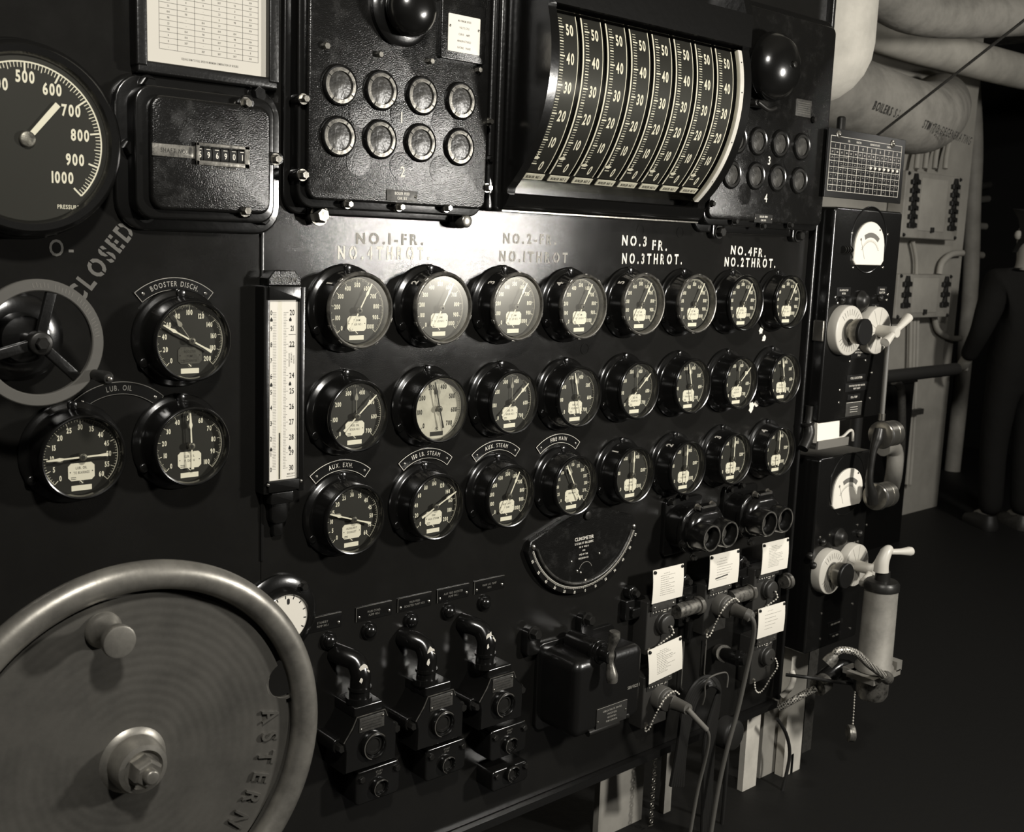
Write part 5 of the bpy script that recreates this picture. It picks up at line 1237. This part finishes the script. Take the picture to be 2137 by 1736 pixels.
def bpipe(pts, r, label, m='bulkhead_paint', nm='conduit', cat='conduit', grp='painted conduits on the far bulkhead'):
    b = MB(base=Matrix()); b.tube([tuple(at(x, y, Y)) for x, y, Y in pts], r, 12, 5); return tag(b.build(nm, m), label, cat, grp)
for k, x in enumerate((1912, 1930, 1950, 1972)): bpipe([(x+8, 300, YB-.05), (x+3, 325, YB-.06), (x, 352, YB-.07)], .016, '%s of the four short conduits above the larger grey box' % ORD[k] if k < 3 else 'rightmost of the four short conduits above the larger grey box')
bpipe([(1905, 504, YB-.03), (1912, 540, YB-.03), (1912, 572, YB-.03)], .012, 'left conduit between the two grey boxes')
bpipe([(2008, 528, YB-.03), (1985, 531, YB-.03), (1966, 548, YB-.03), (1960, 572, YB-.03)], .020, 'curved pale conduit entering the top of the smaller grey box')
for k, x in enumerate((1899, 1906, 1913)): bpipe([(x+2, 662, YB-.03), (x, 760, YB-.03), (x-6, 900, YB-.03), (x-14, 1010, YB-.03)], .012, '%s of three parallel conduits running down the bulkhead' % ('left', 'middle', 'right')[k])
bpipe([(1950, 662, YB-.03), (1958, 690, YB-.03), (1985, 705, YB-.03), (2005, 706, YB-.03)], .018, 'curved conduit leaving the bottom of the smaller grey box')
b = MB(base=Matrix()); p = at(1906, 860, YB-.05); b.box((0, 0, 0), (.20, .03, .035)); tag(b.build('pipe_strap', 'dull_plate', None, p), 'metal strap across the parallel conduits on the bulkhead', 'strap')
bpipe([(1866, 795, 1.2), (1876, 803, 1.2), (1881, 820, 1.2), (1882, 900, 1.2), (1880, 950, 1.22), (1878, 962, 1.28)], .022, 'dark pipe curving down behind the telephone handset', 'dull_plate', 'pipe', 'pipe', None)
bpipe([(1842, 935, .9), (1858, 932, .9), (1868, 945, .9), (1866, 985, .9), (1860, 1015, 1.0), (1857, 1019, 1.26)], .04, 'thick grey bent pipe right of the handset grip', 'grey_paint', 'pipe', 'pipe', None)
b = MB(base=Matrix()); ra_ = at(1795, 792, 1.0); b.tube([tuple(ra_), tuple(at(1995, 770, 1.0))], .033, 14); b.tube([tuple(ra_), (ra_.x, ra_.y, 0)], .03, 12); tag(b.build('guard_rail', 'rubber'), 'black horizontal rail in front of the far bulkhead', 'rail')
p = at(1765, 735, 1.2)
xa_, xb_ = at(1780, 900, 1.32).x, at(1899, 900, 1.32).x; zt_c = at(1880, 800, 1.32).z
b = MB(base=Matrix()); b.box(((xa_+xb_)/2, 1.475, zt_c/2), (xb_-xa_, .31, zt_c)); b.box(((xa_+xb_)/2, 1.475, zt_c+.01), (xb_-xa_+.03, .33, .02)); tag(b.build('added_shade_box', 'gloss_enamel'), 'added dark box standing in for shadow on the far bulkhead, behind the telephone handset', 'cabinet')  # dark box added where the bulkhead lies in shadow
# things to the right of the bulkhead
for k, (x, y, dy) in enumerate(((2022, 395, -12), (2030, 420, -8), (2026, 470, 4), (2032, 530, 6))):
    b = MB(base=Matrix()); b.tube([tuple(at(x-14, y, 2.7)), tuple(at(x+60, y+dy, 2.7)), tuple(at(x+150, y+dy*2, 2.7))], .03, 10, 4); tag(b.build('pipe', ('dull_plate', 'hand_grey', 'grey_paint', 'bulkhead_paint')[k]), '%s of the dim pipes beyond the bulkhead edge' % ('topmost', 'second', 'third', 'lowest')[k], 'pipe', 'dim pipes beyond the bulkhead')
b = MB(base=Matrix()); b.tube([tuple(at(2026, 150, 2.2)), tuple(at(2034, 300, 2.2)), tuple(at(2030, 420, 2.2)), tuple(at(2022, 640, 2.2)), (at(2022, 640, 2.2).x, 2.2, 0)], .06, 14, 4); tag(b.build('pipe', 'grey_paint'), 'vertical grey pipe just beyond the bulkhead edge', 'pipe')
# lagged pipes overhead
c = at(1698, 92, .22)
b = MB(base=Matrix()); r_ = .180
b.loft([circ(r_*math.sin(math.radians(a)), -r_*math.cos(math.radians(a)), 48) for a in (4, 15, 30, 45, 60, 75, 90)]+[circ(r_, 1.0, 48)])
tag(b.build('lagged_riser', 'lagging', None, c), 'big white lagged riser with rounded bottom just right of the panel', 'lagged pipe')
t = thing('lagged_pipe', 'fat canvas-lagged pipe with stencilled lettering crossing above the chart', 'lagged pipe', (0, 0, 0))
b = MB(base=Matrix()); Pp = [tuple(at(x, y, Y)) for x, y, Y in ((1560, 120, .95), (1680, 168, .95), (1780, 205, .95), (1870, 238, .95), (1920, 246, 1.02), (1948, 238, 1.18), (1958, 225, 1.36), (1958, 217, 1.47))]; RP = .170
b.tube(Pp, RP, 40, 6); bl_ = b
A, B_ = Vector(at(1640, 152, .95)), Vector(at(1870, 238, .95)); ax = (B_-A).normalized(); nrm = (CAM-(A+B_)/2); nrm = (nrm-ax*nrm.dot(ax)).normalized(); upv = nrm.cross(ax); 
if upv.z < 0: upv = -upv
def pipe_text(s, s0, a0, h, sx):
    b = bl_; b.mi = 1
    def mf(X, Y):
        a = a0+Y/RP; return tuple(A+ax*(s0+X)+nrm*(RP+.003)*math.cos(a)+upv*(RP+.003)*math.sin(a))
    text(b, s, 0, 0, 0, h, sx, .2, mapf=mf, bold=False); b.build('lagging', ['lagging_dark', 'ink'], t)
LL = (B_-A).length
pipe_text('BOILERS SATURATED STM TO DEGENERATING', LL*.98, .02, .036, .62); pipe_text('DEGENERATING', LL*1.02+.2, .0, .042, .8) if 0 else None
b = MB(base=Matrix()); b.tube([tuple(at(x, y, Y)) for x, y, Y in ((1680, 0, 1.42), (1800, 52, 1.42), (1900, 88, 1.42), (2000, 116, 1.42), (2150, 154, 1.42), (2300, 186, 1.42))], .100, 32, 5); tag(b.build('lagged_pipe', 'lagging'), 'pale lagged pipe along the top right, above the stencilled one', 'lagged pipe')
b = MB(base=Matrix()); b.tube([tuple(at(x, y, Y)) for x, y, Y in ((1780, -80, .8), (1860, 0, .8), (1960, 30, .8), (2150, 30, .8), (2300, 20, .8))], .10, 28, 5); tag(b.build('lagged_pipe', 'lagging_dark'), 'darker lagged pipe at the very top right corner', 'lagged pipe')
b = MB(base=Matrix()); p_, q_ = at(1825, 287, .50), at(2038, 120, .10); dd_ = q_-p_; b.tube([tuple(p_), tuple(q_), tuple(p_+dd_*((3.41-p_.z)/dd_.z))], .0050, 10); tag(b.build('stay_rod', 'dull_plate'), 'thin diagonal rod crossing in front of the lagged pipes', 'rod')

# ------------------------------------------------------------------ person at the right edge
def skin(name, joints, edges, m, parent, sub=2):
    me = bpy.data.meshes.new(name); me.from_pydata([j[0] for j in joints], edges, []); me.materials.append(MATS[m])
    o = bpy.data.objects.new(name, me); sc.collection.objects.link(o); o.parent = parent
    md = o.modifiers.new('skin', 'SKIN'); md.use_smooth_shade = True
    for i, j in enumerate(joints):
        d = me.skin_vertices[0].data[i]; d.radius = (j[1], j[2] if len(j) > 2 else j[1]); d.use_root = (i == 0)
    s_ = o.modifiers.new('sub', 'SUBSURF'); s_.levels = s_.render_levels = sub
    bpy.context.view_layer.update(); dg = bpy.context.evaluated_depsgraph_get(); nm = bpy.data.meshes.new_from_object(o.evaluated_get(dg)); o.modifiers.clear(); o.data = nm; nm.name = name
    return o
foot = at(2030, 1082, 1.2); foot.z = 0
k_ = -foot.z
foot = CAM + (foot-CAM)
fz = CAM.z; d_ = RT*((2026-PCX)/F_PX) - UP*((1078-PCY)/F_PX) + FWD; foot = CAM + d_*(-fz/d_.z); foot.y -= .26; foot.x -= .12
t = thing('person', 'standing person in dark clothes seen from behind at the right edge', 'person', tuple(foot), rz=math.radians(148))
S_ = 1.06
def J(x, y, z, r, r2=None): return ((x*S_, y*S_, z*S_), r*S_, (r2 or r)*S_)
body = [J(0, 0, .95, .12), J(0, 0, 1.15, .11), J(0, 0, 1.38, .12), J(0, -.01, 1.50, .055), J(0, -.02, 1.60, .075, .085), J(0, -.02, 1.70, .085, .095), J(0, -.015, 1.78, .06),
        J(.09, 0, .88, .085), J(.10, -.02, .50, .058), J(.10, .02, .10, .042), J(.11, -.12, .04, .036),
        J(-.09, 0, .88, .085), J(-.10, -.02, .50, .058), J(-.10, .02, .10, .042), J(-.11, -.12, .04, .036),
        J(.19, 0, 1.42, .06), J(.25, -.01, 1.15, .045), J(.24, -.16, .96, .034), J(.23, -.20, .92, .030),
        J(-.19, 0, 1.42, .06), J(-.27, -.05, 1.17, .045), J(-.26, -.26, 1.05, .034), J(-.26, -.34, 1.03, .030)]
E_ = [(0, 1), (1, 2), (2, 3), (3, 4), (4, 5), (5, 6), (0, 7), (7, 8), (8, 9), (9, 10), (0, 11), (11, 12), (12, 13), (13, 14), (2, 15), (15, 16), (16, 17), (17, 18), (2, 19), (19, 20), (20, 21), (21, 22)]
n0 = len(body)
for side, (hx_, hy_, hz2) in ((1, (.23, -.20, .92)), (-1, (-.26, -.34, 1.03))):
    base = 18 if side == 1 else 22
    for f_ in range(4):
        body.append(J(hx_+(f_-1.5)*.020, hy_-.045, hz2-.015, .009)); body.append(J(hx_+(f_-1.5)*.021, hy_-.068, hz2-.04-.004*(f_ % 2), .008))
        E_ += [(base, len(body)-2), (len(body)-2, len(body)-1)]
    body.append(J(hx_-side*.040, hy_-.02, hz2-.02, .010)); body.append(J(hx_-side*.050, hy_-.045, hz2-.035, .009)); E_ += [(base, len(body)-2), (len(body)-2, len(body)-1)]
skin('body', body, E_, 'skin', t)
coat = [J(0, 0, .95, .175, .15), J(0, 0, 1.15, .175, .15), J(0, 0, 1.36, .185, .15), J(0, -.005, 1.48, .100),
        J(.09, 0, .86, .105), J(.10, -.02, .50, .080), J(.10, .02, .07, .070), J(-.09, 0, .86, .105), J(-.10, -.02, .50, .080), J(-.10, .02, .07, .070),
        J(.19, 0, 1.41, .108), J(.255, -.01, 1.15, .062), J(.242, -.15, .97, .048), J(-.19, 0, 1.41, .108), J(-.275, -.05, 1.17, .062), J(-.262, -.24, 1.06, .048)]
skin('coverall', coat, [(0, 1), (1, 2), (2, 3), (0, 4), (4, 5), (5, 6), (0, 7), (7, 8), (8, 9), (2, 10), (10, 11), (11, 12), (2, 13), (13, 14), (14, 15)], 'cloth_dark', t)
skin('hair', [J(0, -.0, 1.72, .095, .100), J(0, .01, 1.79, .075), J(0, .03, 1.66, .075)], [(0, 1), (0, 2)], 'hair', t)
b = MB(base=Matrix())
b.tube([(0, -.112, 1.80), (0, -.128, 1.765), (0, -.112, 1.755)], .010, 8, 3, rs=[.007, .013, .010]); b.build('nose', 'skin', t)
b = MB(base=Matrix()); b.tube([(-.025, -.104, 1.725), (0, -.112, 1.722), (.025, -.104, 1.725)], .006, 8, 3); b.build('mouth', 'skin', t)
for sx in (-1, 1):
    b = MB(base=Matrix()); b.sphere((sx*.098, -.01, 1.785), .022, 1.3, 10, 6); b.build('ear', 'skin', t)
    b = MB(base=Matrix()); b.sphere((sx*.034, -.098, 1.800), .011, 1, 10, 6); b.build('eye', 'cloth_dark', t)
for sx in (-1, 1):
    b = MB(base=Matrix()); b.T = Matrix.Translation((sx*.115, -.06, .045)); b.loft([rrl(.10, .29, .045, -.045, 4), rrl(.105, .30, .048, -.02, 4), rrl(.095, .27, .045, .01, 4, 0, .005), rrl(.08, .14, .038, .045, 4, 0, .06)]); b.build('shoe', 'dull_plate' if sx < 0 else 'rubber', t)
